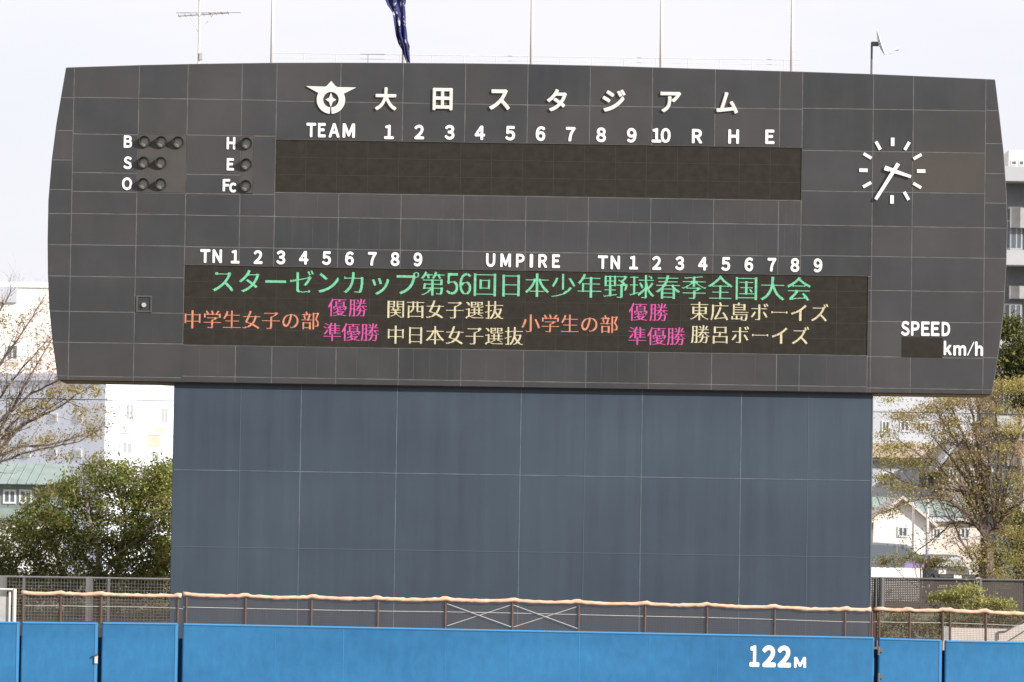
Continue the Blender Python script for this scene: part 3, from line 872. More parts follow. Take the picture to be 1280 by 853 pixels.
# white gate frame far left, on the wall
p0, p1 = at(14.8, 737, YO + .14), at(23.5, 776, YO + .14)
t = thing('screen_gate', 'white tube framed grey screen gate at the far left above the blue wall', 'gate', (p0.x, YO + .14, p1.z - .03))
m = MB()
xa = at(-45, 760, YO + .14).x
m.tube([(p0.x + .09, YO + .14, p1.z - .05), (p0.x + .09, YO + .14, p0.z + .02)], .055, 8)
m.tube([(p0.x - .06, YO + .12, p1.z - .05), (p0.x - .06, YO + .12, p0.z - .08)], .035, 8)
m.tube([(xa, YO + .14, p0.z), (p0.x + .1, YO + .14, p0.z)], .03, 8)
m.build('frame', M['galv'], t)
m = MB(); zt = p0.z - .1
m.box(xa, p0.x - .1, YO + .16, YO + .175, p1.z - .04, at(5, 746, YO + .14).z)
m.build('screen', M['steel'], t)

# ------------------------------------------------------------------ fences on the bank behind
def bank_fence(name, label, xl, xr, ytop, Y, posts, pitch, m_rail, m_mesh, hh, wire=.008, group=None):
    a, b = at(xl, ytop, Y), at(xr, ytop + (xr - xl) * .0157, Y)
    t = thing(name, label, 'fence', ((a.x + b.x) / 2, Y, a.z - hh), group)
    m = MB(); m.tube([a, b], .035, 8); m.tube([(a.x, Y, a.z - hh + .06), (b.x, Y, b.z - hh + .06)], .03, 8); m.build('rail', m_rail, t)
    for px, r in posts:
        X = at(px, ytop + 20, Y).x; m = MB(); m.tube([(X, Y, min(a.z - hh - .3, gz(Y) - .1)), (X, Y, a.z + .02)], r, 8); m.build('post', m_rail, t)
    m = MB(); k = int((b.x - a.x) / pitch)
    for i in range(k):
        X = a.x + i * pitch; m.box(X - wire, X + wire, Y + .035, Y + .041, a.z - hh, a.z)
    k = int(hh / pitch)
    for i in range(k):
        Z = a.z - hh + i * pitch; m.box(a.x, b.x, Y + .0425, Y + .0485, Z - wire, Z + wire)
    m.build('wire_mesh', m_mesh, t)
    return t
bank_fence('mesh_fence', 'pale grey steel mesh fence in front of the broad evergreen tree', -20, 214, 720.5, 160.0, [(4, .13), (111.5, .13), (136, .05), (30, .04)], .115, M['galv'], M['galv'], 1.80, .007)
t = bank_fence('screen_fence', 'dark netted fence on the bank beneath the budding tree at right', 1080, 1300, 722.5, 153.5, [(1102, .10), (1224.5, .07), (1095, .04), (1285, .07)], .06, M['darksteel'], M['net'], 1.15, .020)
# overhead cable right across behind the scoreboard
m = MB(); a, b = at(-700, 487, 152.5), at(1980, 529, 152.5)
m.tube([a + (b - a) * (i / 12) for i in range(13)], .013, 5)
tag(m.build('overhead_cable', M['wire']), 'black overhead cable running level behind the backscreen wall', 'cable')

# stair with handrail behind the right gate
Ys = 149.0
a, b = at(1180, 784.5, Ys), at(1262, 786, Ys)
t = thing('concrete_stair', 'pale concrete stair wall with handrail at the lower right, behind the netted fence', 'stair', ((a.x + b.x) / 2, Ys, gz(Ys) - .5))
m = MB()
e = at(1335, 737, Ys)
m.prism([(a.x, 0), (e.x, 0), (e.x, e.z - .6), (at(1258, 786, Ys).x + .1, a.z - .02), (a.x, a.z)], Ys, Ys + .3)
m.build('stair_wall', M['concrete'], t, bevel=.01)
m = MB(); c = at(1183, 784, Ys); m.box(c.x - .12, c.x + .08, Ys - .08, Ys - .01, 0, c.z + .02); m.build('pier', M['steel'], t)
m = MB()
for k in range(7):
    X = at(1262, 786, Ys).x + k * .3; m.box(X, X + .3, Ys + .31, Ys + 1.7, 0, a.z - .1 + k * .17)
m.build('step', M['concrete'], t)
m = MB()
m.tube([at(1248, 800, Ys - .05), at(1248, 790, Ys - .05), at(1258, 789, Ys - .05), at(1284, 773, Ys - .05), at(1330, 745, Ys - .05)], .025, 6)
m.tube([at(1263, 800, Ys - .05), at(1290, 783, Ys - .05), at(1330, 757, Ys - .05)], .02, 6)
m.build('handrail', M['darksteel'], t)

# ------------------------------------------------------------------ buildings
def window(t, x0, x1, z0, z1, y, pane=None, frame=None, mull=1):
    f = MB(); fw = min(.09, (x1 - x0) * .16)
    f.box(x0, x1, y - .05, y + .02, z0, z0 + fw); f.box(x0, x1, y - .05, y + .02, z1 - fw, z1)
    f.box(x0, x0 + fw, y - .05, y + .02, z0 + fw, z1 - fw); f.box(x1 - fw, x1, y - .05, y + .02, z0 + fw, z1 - fw)
    for i in range(1, mull + 1):
        X = x0 + (x1 - x0) * i / (mull + 1); f.box(X - fw * .4, X + fw * .4, y - .045, y + .02, z0 + fw, z1 - fw)
    o = f.build('window', frame or M['frame'], t)
    p = MB(); p.box(x0 + fw * .5, x1 - fw * .5, y - .02, y + .03, z0 + fw * .5, z1 - fw * .5); p.build('pane', pane or M['glass'], o)
    return o
def wpx(t, xl, yt, xr, yb, Y, **k):
    a, b = at(xl, yt, Y), at(xr, yb, Y); window(t, a.x, b.x, b.z, a.z, Y - .003, **k)

# tall white block far left
Y = 300.0
a, b = at(-90, 352, Y), at(150, 352, Y)
t = thing('apartment_building', 'tall white block rising behind the left end of the scoreboard', 'building', ((a.x + b.x) / 2, Y, 3.5))
m = MB(); m.box(a.x, b.x, Y, Y + 14, 3.4, a.z - .02); m.build('wall', M['plasterw'], t)
m = MB(); m.box(a.x - .1, b.x + .1, Y - .12, Y + 14.1, a.z - .3, a.z + .05); m.build('parapet', M['plasterw'], t)
c, d = at(-30, 353, Y), at(21.5, 378.5, Y)
m = MB(); m.box(c.x, d.x, Y - .2, Y - .004, d.z, c.z - .32); m.build('cladding_panel', M['plasterg'], t)
wpx(t, 8, 431, 22.5, 450.5, Y); wpx(t, 8, 500, 22.5, 520, Y); wpx(t, -26, 431, -12, 450.5, Y)
for k in range(5):
    wpx(t, 82 + (k % 2) * 34, 400 + (k // 2) * 60, 94 + (k % 2) * 34, 420 + (k // 2) * 60, Y)
c, d = at(7.5, 452, Y), at(23, 457.5, Y)
m = MB(); m.box(c.x, d.x, Y - .06, Y - .004, d.z, c.z); m.build('sill_panel', M['beige'], t)

# white corner block standing turned, one face in sun and one in shade (local frame, then turned)
Y = 262.0
cn = at(130.8, 560, Y)
HT = at(131, 474, Y).z
t = thing('corner_block', 'white office block turned so its shaded face is left and sunny face right', 'building', (0, 0, 0))
s = Y / FPX                                        # metres per photo pixel there
ANG = R(-62)                                       # sunny face along +x', turned; shaded face along the left
m = MB(); m.box(0, 16, 0, 20, 3.4, HT); m.build('wall', M['plasterc'], t)
m = MB(); m.box(-.12, 16.12, -.12, 20.12, HT - .06, HT + .35); m.build('parapet', M['plasterc'], t)
ca, sa = math.cos(ANG), math.sin(ANG)
# face y'=0 runs to the right of the corner (normal turned right), x' = dx / cos
def zpx(py): return at(131, py, Y).z
def front_win(xl, yt, xr, yb, **k):
    window(t, (xl - 131) * s / abs(ca), (xr - 131) * s / abs(ca), zpx(yb), zpx(yt), -.003, **k)
for q in ((152, 502, 161.5, 525), (190.5, 504, 199, 527), (149, 551, 160, 567), (180, 560, 189.5, 573), (152, 590, 161.5, 610), (190.5, 592, 199, 612)):
    front_win(*q, pane=M['glasspale'])
for xl, yt, xr, yb, mm in ((150, 529, 161, 536, 'plasterg'), (184.5, 529.5, 197, 537, 'beige'), (149, 541, 161.5, 549, 'plasterg'), (177, 541, 191, 556, 'beige')):  # lower left piece is shading put in as a flat grey panel
    m = MB(); m.box((xl - 131) * s / abs(ca), (xr - 131) * s / abs(ca), -.03, -.003, zpx(yb), zpx(yt)); m.build('spandrel_and_shade', M[mm], t)
m = MB()
for py in (500, 539.5, 580): m.box(.02, 15.9, -.05, -.004, zpx(py + .9), zpx(py))
m.build('floor_band', M['plasterg'], t)
# face x'=0 (shaded): runs left from the corner; depth y' = dx / sin
def side_win(xl, yt, xr, yb):
    k = s / abs(sa); y0, y1 = (131 - xr) * k, (131 - xl) * k; z0, z1 = zpx(yb), zpx(yt)
    f = MB(); f.box(-.05, .02, y0, y1, z0, z1); o = f.build('window', M['frame'], t)
    p = MB(); p.box(-.06, -.02, y0 + .12, (y0 + y1) / 2 - .04, z0 + .1, z1 - .1); p.box(-.06, -.02, (y0 + y1) / 2 + .04, y1 - .12, z0 + .1, z1 - .1); p.build('pane', M['glasspale'], o)
for yt in (517, 562):
    for xl in (25, 60, 93):
        side_win(xl, yt, xl + 8, yt + 10)
t.location = (cn.x, Y, 0); t.rotation_euler = (0, 0, -ANG)

# low teal-roofed house left
def house(label, xl, xr, yeave, yridge, Y, depth, wall, roof, gable=False, win=(), clad=None, ztop=None):
    a, b = at(xl, yeave, Y), at(xr, yeave, Y)
    zr = at((xl + xr) / 2, yridge, Y).z
    t = thing('house', label, 'house', ((a.x + b.x) / 2, Y, 3.5))
    m = MB()
    if gable:
        mx_ = (a.x + b.x) / 2
        m.prism([(a.x, 3.3), (b.x, 3.3), (b.x, a.z), (mx_, zr), (a.x, a.z)], Y, Y + depth)
        m.build('wall', wall, t)
        m = MB(); th = .16; ov = .35; sl = (zr - a.z) / (mx_ - a.x)
        m.prism([(a.x - ov, a.z - ov * sl), (mx_, zr + .02), (mx_, zr + th), (a.x - ov, a.z - ov * sl + th)], Y - .35, Y + depth + .2)
        m.prism([(b.x + ov, a.z - ov * sl), (b.x + ov, a.z - ov * sl + th), (mx_, zr + th), (mx_, zr + .02)], Y - .35, Y + depth + .2)
        m.build('roof', roof, t)
    else:
        m.box(a.x, b.x, Y, Y + depth, 3.3, a.z); m.build('wall', wall, t)
        m = MB()
        pr = [(Y - .6, a.z - .05), (Y + depth / 2, zr), (Y + depth + .6, a.z - .05), (Y + depth / 2, a.z - .04)]
        n = len(m.v)
        for X in (a.x - .5, b.x + .5): m.v += [(X, y, z) for y, z in pr]
        m.f += [(0, 4, 5, 1), (1, 5, 6, 2), (2, 6, 7, 3), (3, 7, 4, 0), (0, 1, 2, 3), (7, 6, 5, 4)]; m.m += [0] * 6
        k = int((b.x - a.x) / .45)
        for i in range(k + 1):
            X = a.x - .4 + i * .45
            m.tube([(X, Y - .6, a.z - .02), (X, Y + depth / 2, zr + .03)], .03, 4)
        m.build('roof', roof, t)
    for q in win: wpx(t, *q, Y, pane=M['glass'])
    return t
house('low house with pale teal ribbed roof beside the broad evergreen, left', -60, 62, 603, 577, 214, 8, M['tealdark'], M['teal'],
      win=((-20, 612, -4, 630), (4, 612, 20, 630), (24, 612, 40, 630)))
a = at(-60, 636, 211); b = at(75, 636, 211)
t = thing('annex', 'pale teal lean-to annex in front of the ribbed roof house, left', 'building', ((a.x + b.x) / 2, 211, 3.5))
m = MB(); m.box(a.x, b.x, 211, 213, 3.3, at(0, 650, 211).z); m.build('wall', M['plasterw'], t)
m = MB(); z = at(0, 650, 211).z; m.prism([(a.x - .2, z), (b.x + .2, z), (b.x + .2, z + .55), (a.x - .2, z + .55)], 210.7, 213.2); m.build('roof', M['teal'], t)

# right: balcony building
Y = 275.0
def bz(py): return at(1262, py, Y).z
xa = at(1247, 300, Y).x; xb = at(1420, 300, Y).x
t = thing('balcony_building', 'modern grey building with white balcony slabs at the right frame edge', 'building', ((xa + xb) / 2, Y, 3.5))
m = MB(); m.box(xa + .3, xb, Y + 1.6, Y + 14, 3.4, bz(214)); m.build('wall', M['fasc'], t)
for pt, pb in ((208, 226.5), (312.5, 331.5), (417, 436), (520, 539), (622, 641)):
    m = MB(); m.box(xa, xb, Y, Y + 14.2, bz(pb), bz(pt)); m.build('balcony_slab', M['slab'], t, bevel=.02)
for pt, pb in ((258, 283), (356, 372), (460, 478), (566, 582)):
    m = MB(); m.box(xa + .9, xb, Y + 1.1, Y + 1.58, bz(pb), bz(pt)); m.build('balcony_beam', M['steel'], t)
for lev, (pt, pb) in enumerate(((227, 312), (332, 417), (436.5, 519), (539.5, 622))):
    for k in range(16):
        X = xa + .75 + k * .38
        if k % 4 == 3:
            m = MB(); m.box(X - .1, X + .12, Y + .5, Y + .75, bz(pb), bz(pt)); m.build('column', M['slab'], t)
    for k in range(5):
        X = xa + .6 + k * 1.3
        window(t, X, X + 1.1, bz(pb - 2), bz(pt + 46), Y + 1.55, mull=2, frame=M['slab'], pane=M['glass'])
m = MB(); c = at(1263.5, 186, Y); m.box(c.x, c.x + 2.3, Y + 1, Y + 4, bz(208) - .01, c.z); ph = m.build('rooftop_room', M['plasterw'], t)
for k in range(2):
    window(t, c.x + .12 + k * .5, c.x + .5 + k * .42, bz(205), bz(199), Y + .99, mull=0, frame=M['frame'])
# pale building behind the budding tree
Y = 252.0
a, b = at(1060, 512, Y), at(1205, 514, Y)
t = thing('pale_office', 'pale blue grey office with beige eaves band seen through budding tree, right', 'building', ((a.x + b.x) / 2, Y, 3.5))
m = MB(); m.box(a.x, b.x, Y, Y + 12, 3.4, a.z); m.build('wall', M['plasterg'], t)
m = MB(); c, d = at(1090, 554, Y), at(1205, 574, Y); m.box(a.x, b.x + .3, Y - .6, Y - .004, d.z, c.z); m.build('eaves_band', M['beige'], t)
m = MB(); m.box(a.x, b.x + .2, Y - .5, Y - .004, d.z - .16, d.z - .003); m.build('gutter', M['fasc'], t)
for q in ((1102, 526, 1112, 540), (1125, 526, 1137, 540), (1150, 527, 1162, 541), (1176, 528, 1188, 541), (1147, 590, 1171, 609), (1103, 590, 1120, 609), (1182, 590, 1198, 609)):
    wpx(t, *q, Y, pane=M['glass'])
Y = 247.0
a, b = at(1178, 562, Y), at(1232, 562, Y)
t = thing('brown_house', 'brown walled gabled house behind the forked trunk of the budding tree, right', 'house', ((a.x + b.x) / 2, Y, 3.5))
m = MB(); m.prism([(a.x, 3.3), (b.x, 3.3), (b.x, a.z - 1), ((a.x + b.x) / 2, at(1205, 545, Y).z), (a.x, a.z - 1)], Y, Y + 9); m.build('wall', M['brownwall'], t)
m = MB(); zz = at(1205, 545, Y).z; mxx = (a.x + b.x) / 2
m.prism([(a.x - .4, a.z - 1.3), (mxx, zz + .01), (mxx, zz + .25), (a.x - .4, a.z - 1.05)], Y - .4, Y + 9.3)
m.prism([(b.x + .4, a.z - 1.3), (b.x + .4, a.z - 1.05), (mxx, zz + .25), (mxx, zz + .01)], Y - .4, Y + 9.3); m.build('roof', M['plasterg'], t)
for q in ((1186, 585, 1197, 602), (1212, 586, 1223, 603)): wpx(t, *q, Y)
house('long low house with teal ribbed roof behind the white gabled house, right', 1070, 1222, 643, 621, 228, 7, M['plasterg'], M['teal'],
      win=((1150, 648, 1165, 662), (1175, 648, 1190, 662), (1200, 648, 1214, 662)))
g = house('small white gabled house standing behind the grey van, right', 1092, 1163, 652, 624, 216, 7, M['plasterw'], M['concrete'], gable=True, win=((1122, 658, 1135, 672),))
a, b = at(1158, 652, 217), at(1225, 654, 217)
t = thing('annex', 'low beige annex right of the white gabled house', 'building', ((a.x + b.x) / 2, 217, 3.5))
m = MB(); m.box(a.x, b.x, 217, 222, 3.4, a.z); m.build('wall', M['concrete'], t)
m = MB(); m.box(a.x - .2, b.x + .2, 216.7, 222.2, a.z + .003, a.z + .2); m.build('roof', M['plasterg'], t)
for q in ((1166, 660, 1176, 674), (1200, 660, 1212, 674)): wpx(t, *q, 217)

# ------------------------------------------------------------------ street things
def pole(name, label, cat, px, ytop, Y, r, mm):
    p = at(px, ytop, Y); m = MB(); m.tube([(p.x, Y, gz(Y) - .2), (p.x, Y, p.z)], [r, r * .8], 10)
    return tag(m.build(name, mm, None, True), label, cat)
pole('street_pole', 'thin tan pole in front of the white gabled house', 'pole', 1141.5, 628, 203, .06, M['concrete'])
pole('street_pole', 'pale grey pole at the right eave of the white gabled house', 'pole', 1159.5, 622, 202.5, .08, M['steel'])
# low white wall and purple sign
Y = 189.0
a, b = at(1060, 709, Y), at(1153, 710, Y)
m = MB(); m.box(a.x, b.x, Y, Y + .25, gz(Y) - .3, a.z)
tag(m.build('boundary_wall', M['plasterw'], None, bevel=.02), 'low cream wall beside the backscreen at right, below the van', 'wall')
c, d = at(1131, 704.5, Y + .2), at(1156, 709, Y + .2)
t = thing('purple_sign', 'small purple sign board just over the low cream wall', 'sign', ((c.x + d.x) / 2, Y + .5, gz(Y)))
m = MB(); m.box(c.x, d.x, Y + .48, Y + .52, d.z - .05, c.z); m.build('board', M['purple'], t, bevel=.01)
m = MB(); m.tube([((c.x + d.x) / 2, Y + .55, gz(Y) - .1), ((c.x + d.x) / 2, Y + .55, c.z - .03)], .03, 6); m.build('post', M['steel'], t)

def vehicle(name, label, L, W, H, prof, roof, mat_body, loc, rz, plate=False):
    """prof: lower body side outline (x along length, z); roof: greenhouse outline; local frame, nose to +x"""
    t = thing(name, label, name.split('_')[-1] if name != 'parked_car' else 'car')
    m = MB(); m.prism(prof, -W / 2, W / 2)
    b = m.build('body', mat_body, t, bevel=.07)
    m = MB(); n = len(roof); k = .86
    zmin = min(p[1] for p in roof); zmax = max(p[1] for p in roof)
    def yy(z): return W / 2 * (.97 - .15 * (z - zmin) / (zmax - zmin))
    m.v = [(x, -yy(z), z) for x, z in roof] + [(x, yy(z), z) for x, z in roof]
    m.f = [tuple(range(n)), tuple(reversed(range(n, 2 * n)))] + [(i, n + i, n + (i + 1) % n, (i + 1) % n) for i in range(n)]
    m.m = [0] * len(m.f)
    m.build('cabin', mat_body, t, bevel=.05)
    # glass: sides, windscreen, rear
    cx = sum(p[0] for p in roof) / n; cz = (zmin + zmax) / 2
    def ins(p): return (cx + (p[0] - cx) * .86, cz + (p[1] - cz) * .72)
    for sgn in (-1, 1):
        segs = 3 if L > 4.5 else 2
        x0 = min(p[0] for p in roof); x1 = max(p[0] for p in roof)
        for j in range(segs):
            lo, hi = x0 + (x1 - x0) * (j / segs) , x0 + (x1 - x0) * ((j + 1) / segs)
            poly = [ins(p) for p in roof]
            for lim, side in ((lo + .05, 1), (hi - .05, -1)):
                res = []
                for q in range(len(poly)):
                    p1, p2 = poly[q], poly[(q + 1) % len(poly)]
                    i1, i2 = (p1[0] - lim) * side >= 0, (p2[0] - lim) * side >= 0
                    if i1: res.append(p1)
                    if i1 != i2:
                        f = (lim - p1[0]) / (p2[0] - p1[0]); res.append((lim, p1[1] + (p2[1] - p1[1]) * f))
                poly = res
                if len(poly) < 3: break
            if len(poly) < 3: continue
            g = MB(); g.face([(x, sgn * (yy(z) + .012), z) for x, z in (poly if sgn < 0 else poly[::-1])])
            g.build('window', M['glass'], t)
    (fx0, fz0), (fx1, fz1) = roof[1], roof[2]            # windscreen edge: base front -> top front
    g = MB(); f = .1
    A_, B2 = (fx0 + (fx1 - fx0) * f, fz0 + (fz1 - fz0) * f), (fx0 + (fx1 - fx0) * .9, fz0 + (fz1 - fz0) * .9)
    nrm = Vector((fz1 - fz0, 0, -(fx1 - fx0))).normalized() * .015
    g.face([(A_[0] + nrm.x, -yy(A_[1]) * .92, A_[1] + nrm.z), (A_[0] + nrm.x, yy(A_[1]) * .92, A_[1] + nrm.z), (B2[0] + nrm.x, yy(B2[1]) * .9, B2[1] + nrm.z), (B2[0] + nrm.x, -yy(B2[1]) * .9, B2[1] + nrm.z)])
    g.build('windscreen', M['glasspale'], t)
    xf = max(p[0] for p in prof)
    for sy in (-1, 1):
        g = MB(); g.box(xf - .06, xf + .02, sy * W * .40 - .17, sy * W * .40 + .17, .62, .80); g.build('headlight', M['galv'], t, bevel=.02)
        for xw in (L * .31, -L * .31):
            g = MB(); g.tube([(xw, sy * (W / 2 - .18), .32), (xw, sy * (W / 2 + .02), .32)], .32, 18); wq = g.build('wheel', M['tyre'], t)
            g = MB(); g.tube([(xw, sy * (W / 2 - .1), .32), (xw, sy * (W / 2 + .035), .32)], .2, 14); g.build('rim', M['rim'], wq)
    if plate:
        g = MB(); g.box(xf + .012, xf + .035, -.17, .17, .42, .6); g.build('number_plate', M['galv'], t)
        g = MB(); g.box(xf - .02, xf + .012, -.5, .5, .62, .76); g.build('grille', M['darksteel'], t)
    t.location = loc; t.rotation_euler = (0, 0, rz)
    return t
Yv = 199.0
pv = at(1112, 690, Yv); 
zv = at(1120, 678.5, Yv).z
H = 1.9
vehicle('parked_van', 'grey van with dark side windows parked before the white gabled house', 4.8, 1.75, H,
        [(-2.4, .25), (2.35, .25), (2.42, .55), (2.3, .95), (1.55, 1.08), (-2.4, 1.1)], [(-2.36, 1.08), (1.6, 1.06), (.7, 1.82), (-.6, 1.9), (-2.25, 1.86)],
        M['carsilver'], (pv.x, Yv, zv - H), 0)
Yc = 193.0
pc = at(1178, 700, Yc); zc_ = at(1178, 693, Yc).z
vehicle('parked_car', 'dark car facing the field beside the low cream wall, right', 4.3, 1.7, 1.48,
        [(-2.1, .2), (2.1, .2), (2.15, .5), (2.05, .78), (1.0, .92), (-1.5, .95), (-2.15, .85)], [(-1.7, .92), (1.05, .9), (.25, 1.42), (-.7, 1.48), (-1.2, 1.42)],
        M['cardark'], (pc.x, Yc, zc_ - 1.48), R(-78), plate=True)
# raised verge both vehicles stand on
m = MB(); m.box(at(1000, 700, 197).x, at(1330, 700, 197).x, 190.5, 202.3, 2.9, min(zv - H, zc_ - 1.48) + .0)
tag(m.build('parking_area', M['asphalt']), None, None, kind='structure')
print('van ground', zv - H, 'car ground', zc_ - 1.48, 'soil', gz(196))

# ------------------------------------------------------------------ trees
def leaf(m, p, size, rnd, mi, up=0.3):
    n = Vector((rnd.gauss(0, 1), rnd.gauss(0, 1), rnd.gauss(0, 1) + up)).normalized()
    a = n.cross(Vector((rnd.gauss(0, 1), rnd.gauss(0, 1), rnd.gauss(0, 1)))).normalized(); b = n.cross(a)
    l, w_ = size * rnd.uniform(.7, 1.3), size * rnd.uniform(.3, .55)
    p = Vector(p)
    m.face([p - a * l * .5, p + b * w_ * .5, p + a * l * .5, p - b * w_ * .5], mi)
def limb(m, p, d, L, r, lvl, rnd, tips, up=.25, wob=.22, kids=(2, 4), mi=0, sp=(.4, .8)):
    n = 5; pts = [Vector(p)]; rad = [r]; d = Vector(d).normalized()
    for i in range(n):
        d = (d + Vector((rnd.gauss(0, wob), rnd.gauss(0, wob), rnd.gauss(0, wob) + up * .2))).normalized()
        pts.append(pts[-1] + d * L / n); rad.append(r * (1 - .72 * (i + 1) / n))
    m.tube(pts, rad, 5 if r > .02 else 3, mi, cap=False)
    tips.append(pts[-1]); tips.append(pts[3])
    if lvl > 0:
        for _ in range(rnd.randint(*kids)):
            i = rnd.randint(1, n); q = pts[i]
            s = Vector((rnd.gauss(0, 1), rnd.gauss(0, 1), rnd.gauss(0, 1) + .2)).normalized()
            limb(m, q, (d + s * rnd.uniform(*sp)), L * rnd.uniform(.45, .7), rad[i] * .65, lvl - 1, rnd, tips, up, wob, kids, mi, sp)
def stem(m, pp, Y, r0, r1, rnd, lvl, tips, spread=.5, kidL=.9, every=1, mi=0):
    """a main branch through photo points, with real depth wander, carrying side twigs"""
    y = Y; pts = []
    dy = rnd.uniform(-.35, .35)
    fine = []
    for (a, b) in zip(pp, pp[1:]):
        for k in range(3): fine.append((a[0] + (b[0] - a[0]) * k / 3 + rnd.uniform(-1, 1), a[1] + (b[1] - a[1]) * k / 3 + rnd.uniform(-1, 1)))
    fine.append(pp[-1])
    for i, q in enumerate(fine):
        pts.append(at(q[0], q[1], y)); y += dy * .5
    n = len(pts); rad = [r0 + (r1 - r0) * i / (n - 1) for i in range(n)]
    m.tube(pts, rad, 6, mi, cap=False)
    tips.append(pts[-1])
    for i in range(1, n, every):
        d = (pts[min(i + 1, n - 1)] - pts[i - 1]).normalized()
        for _ in range(2):
            s = Vector((rnd.gauss(0, 1), rnd.gauss(0, 1), rnd.gauss(0, .8) + .25)).normalized()
            limb(m, pts[i], d + s * rnd.uniform(.4, 1.0) * spread * 2, kidL * rnd.uniform(.6, 1.3), max(.008, rad[i] * .42), lvl, rnd, tips)

# budding tree at left, trunk outside the frame
rnd = random.Random(11); tips = []
Y = 166.0
b0 = at(-62, 700, Y)
t = thing('budding_tree', 'bare branching tree with pinkish tan buds at the left frame edge', 'tree', (b0.x, Y, gz(Y)))
m = MB()
hub = (-60, 640)
m.tube([(b0.x + .1, Y, gz(Y) - .2), (b0.x, Y, (gz(Y) + b0.z) / 2), at(hub[0], hub[1], Y)], [.24, .2, .17], 10)
for pp, r in (([hub, (-25, 575), (2, 533), (22, 498), (46, 458), (76, 402)], .09),
              ([hub, (-28, 570), (0, 527), (38, 492), (68, 479), (72, 476)], .085),
              ([hub, (-30, 590), (0, 561), (32, 529), (66, 514), (96, 494), (121, 479)], .085),
              ([hub, (-30, 600), (0, 571), (26, 558), (62, 557), (98, 546), (128, 533)], .08),
              ([hub, (-30, 605), (0, 578), (30, 566), (66, 559), (100, 551), (122, 538)], .06),
              ([hub, (-45, 560), (-15, 480), (4, 450), (22, 424), (40, 396), (55, 372)], .08),
              ([hub, (-40, 560), (-8, 506), (20, 470), (42, 445), (62, 422)], .07),
              ([hub, (-55, 540), (-30, 450), (-10, 405), (8, 375), (14, 362)], .08),
              ([hub, (-30, 585), (5, 545), (48, 520), (80, 500), (108, 512)], .06),
              ([hub, (-35, 575), (0, 545), (30, 515), (58, 505), (70, 492)], .05)):
    stem(m, pp, Y, r, .012, rnd, 1, tips, .45, 1.0)
m.build('trunk', M['bark'], t)
m = MB()
for p in tips:
    if p.z < at(0, 588, Y).z or p.z > at(0, 372, Y).z: continue
    k = rnd.randint(0, 3); low = p.z < at(0, 478, Y).z
    for _ in range(k if rnd.random() < .8 else k + 6):
        q = p + Vector((rnd.gauss(0, .17), rnd.gauss(0, .17), rnd.gauss(0, .12)))
        leaf(m, q, .11, rnd, rnd.choice([0, 0, 1, 2]) if not low else rnd.choice([1, 1, 2, 3]))
for (cx, cy, rx, ry, n_) in ((30, 515, 16, 8, 150), (55, 507, 14, 7, 150), (92, 487, 12, 8, 140), (120, 488, 8, 8, 120), (60, 548, 14, 7, 140), (118, 540, 12, 8, 180), (64, 492, 8, 6, 100), (100, 515, 14, 6, 90), (5, 400, 8, 14, 120), (78, 572, 20, 7, 140), (25, 403, 6, 6, 50), (60, 435, 10, 8, 60)):
    c = at(cx, cy, Y)
    for _ in range(n_):
        leaf(m, c + Vector((rnd.gauss(0, rx / 60), rnd.gauss(0, .35), rnd.gauss(0, ry / 60))), .13, rnd, rnd.choice([1, 1, 2, 3]))
m.build('crown', [M['bud_pink'], M['bud_gold'], M['bud_tan'], M['bud_olive']], t)

# broad evergreen left
rnd = random.Random(5); Y = 164.0
b0 = at(118, 760, Y)
t = thing('evergreen_tree', 'broad rounded evergreen tree with dense olive green leaves left of the backscreen', 'tree', (b0.x, Y, gz(Y)))
m = MB(); tips = []
fork = at(125, 725, Y)
m.tube([(b0.x, Y, gz(Y) - .2), (b0.x + .05, Y, (gz(Y) + fork.z) / 2), fork], [.2, .17, .15], 10)
for pp, r in (([(137, 775), (140, 740), (152, 695), (158, 650)], .13), ([(86, 775), (84, 740), (70, 690), (55, 650)], .11), ([(125, 725), (122, 690), (110, 640), (105, 600)], .1),
              ([(125, 725), (150, 690), (180, 670), (200, 640)], .08), ([(84, 735), (60, 715), (30, 690)], .07), ([(150, 700), (175, 700), (200, 690)], .05), ([(125, 720), (100, 690), (80, 640)], .08),
              ([(158, 650), (150, 620), (140, 590)], .07)):
    stem(m, pp, Y, r, .03, rnd, 1, tips, .5, .8)
m.build('trunk', M['barkpale'], t)
m = MB()
blobs = [(140, 590, 30, 24), (105, 605, 34, 28), (175, 605, 36, 30), (70, 625, 34, 26), (195, 640, 34, 34), (150, 635, 40, 30), (100, 650, 40, 30), (45, 655, 34, 28), (20, 680, 30, 28), (0, 700, 24, 30),
         (70, 690, 36, 24), (125, 690, 40, 26), (180, 690, 40, 30), (200, 730, 30, 30), (155, 735, 34, 28), (105, 740, 34, 24), (50, 735, 34, 22), (10, 745, 26, 22), (-25, 700, 26, 40), (205, 595, 18, 22), (190, 665, 34, 28), (150, 665, 36, 26), (60, 660, 36, 26), (90, 715, 40, 22), (30, 715, 30, 20), (170, 712, 36, 22), (205, 700, 14, 30), (200, 620, 18, 24)]
s = Y / FPX
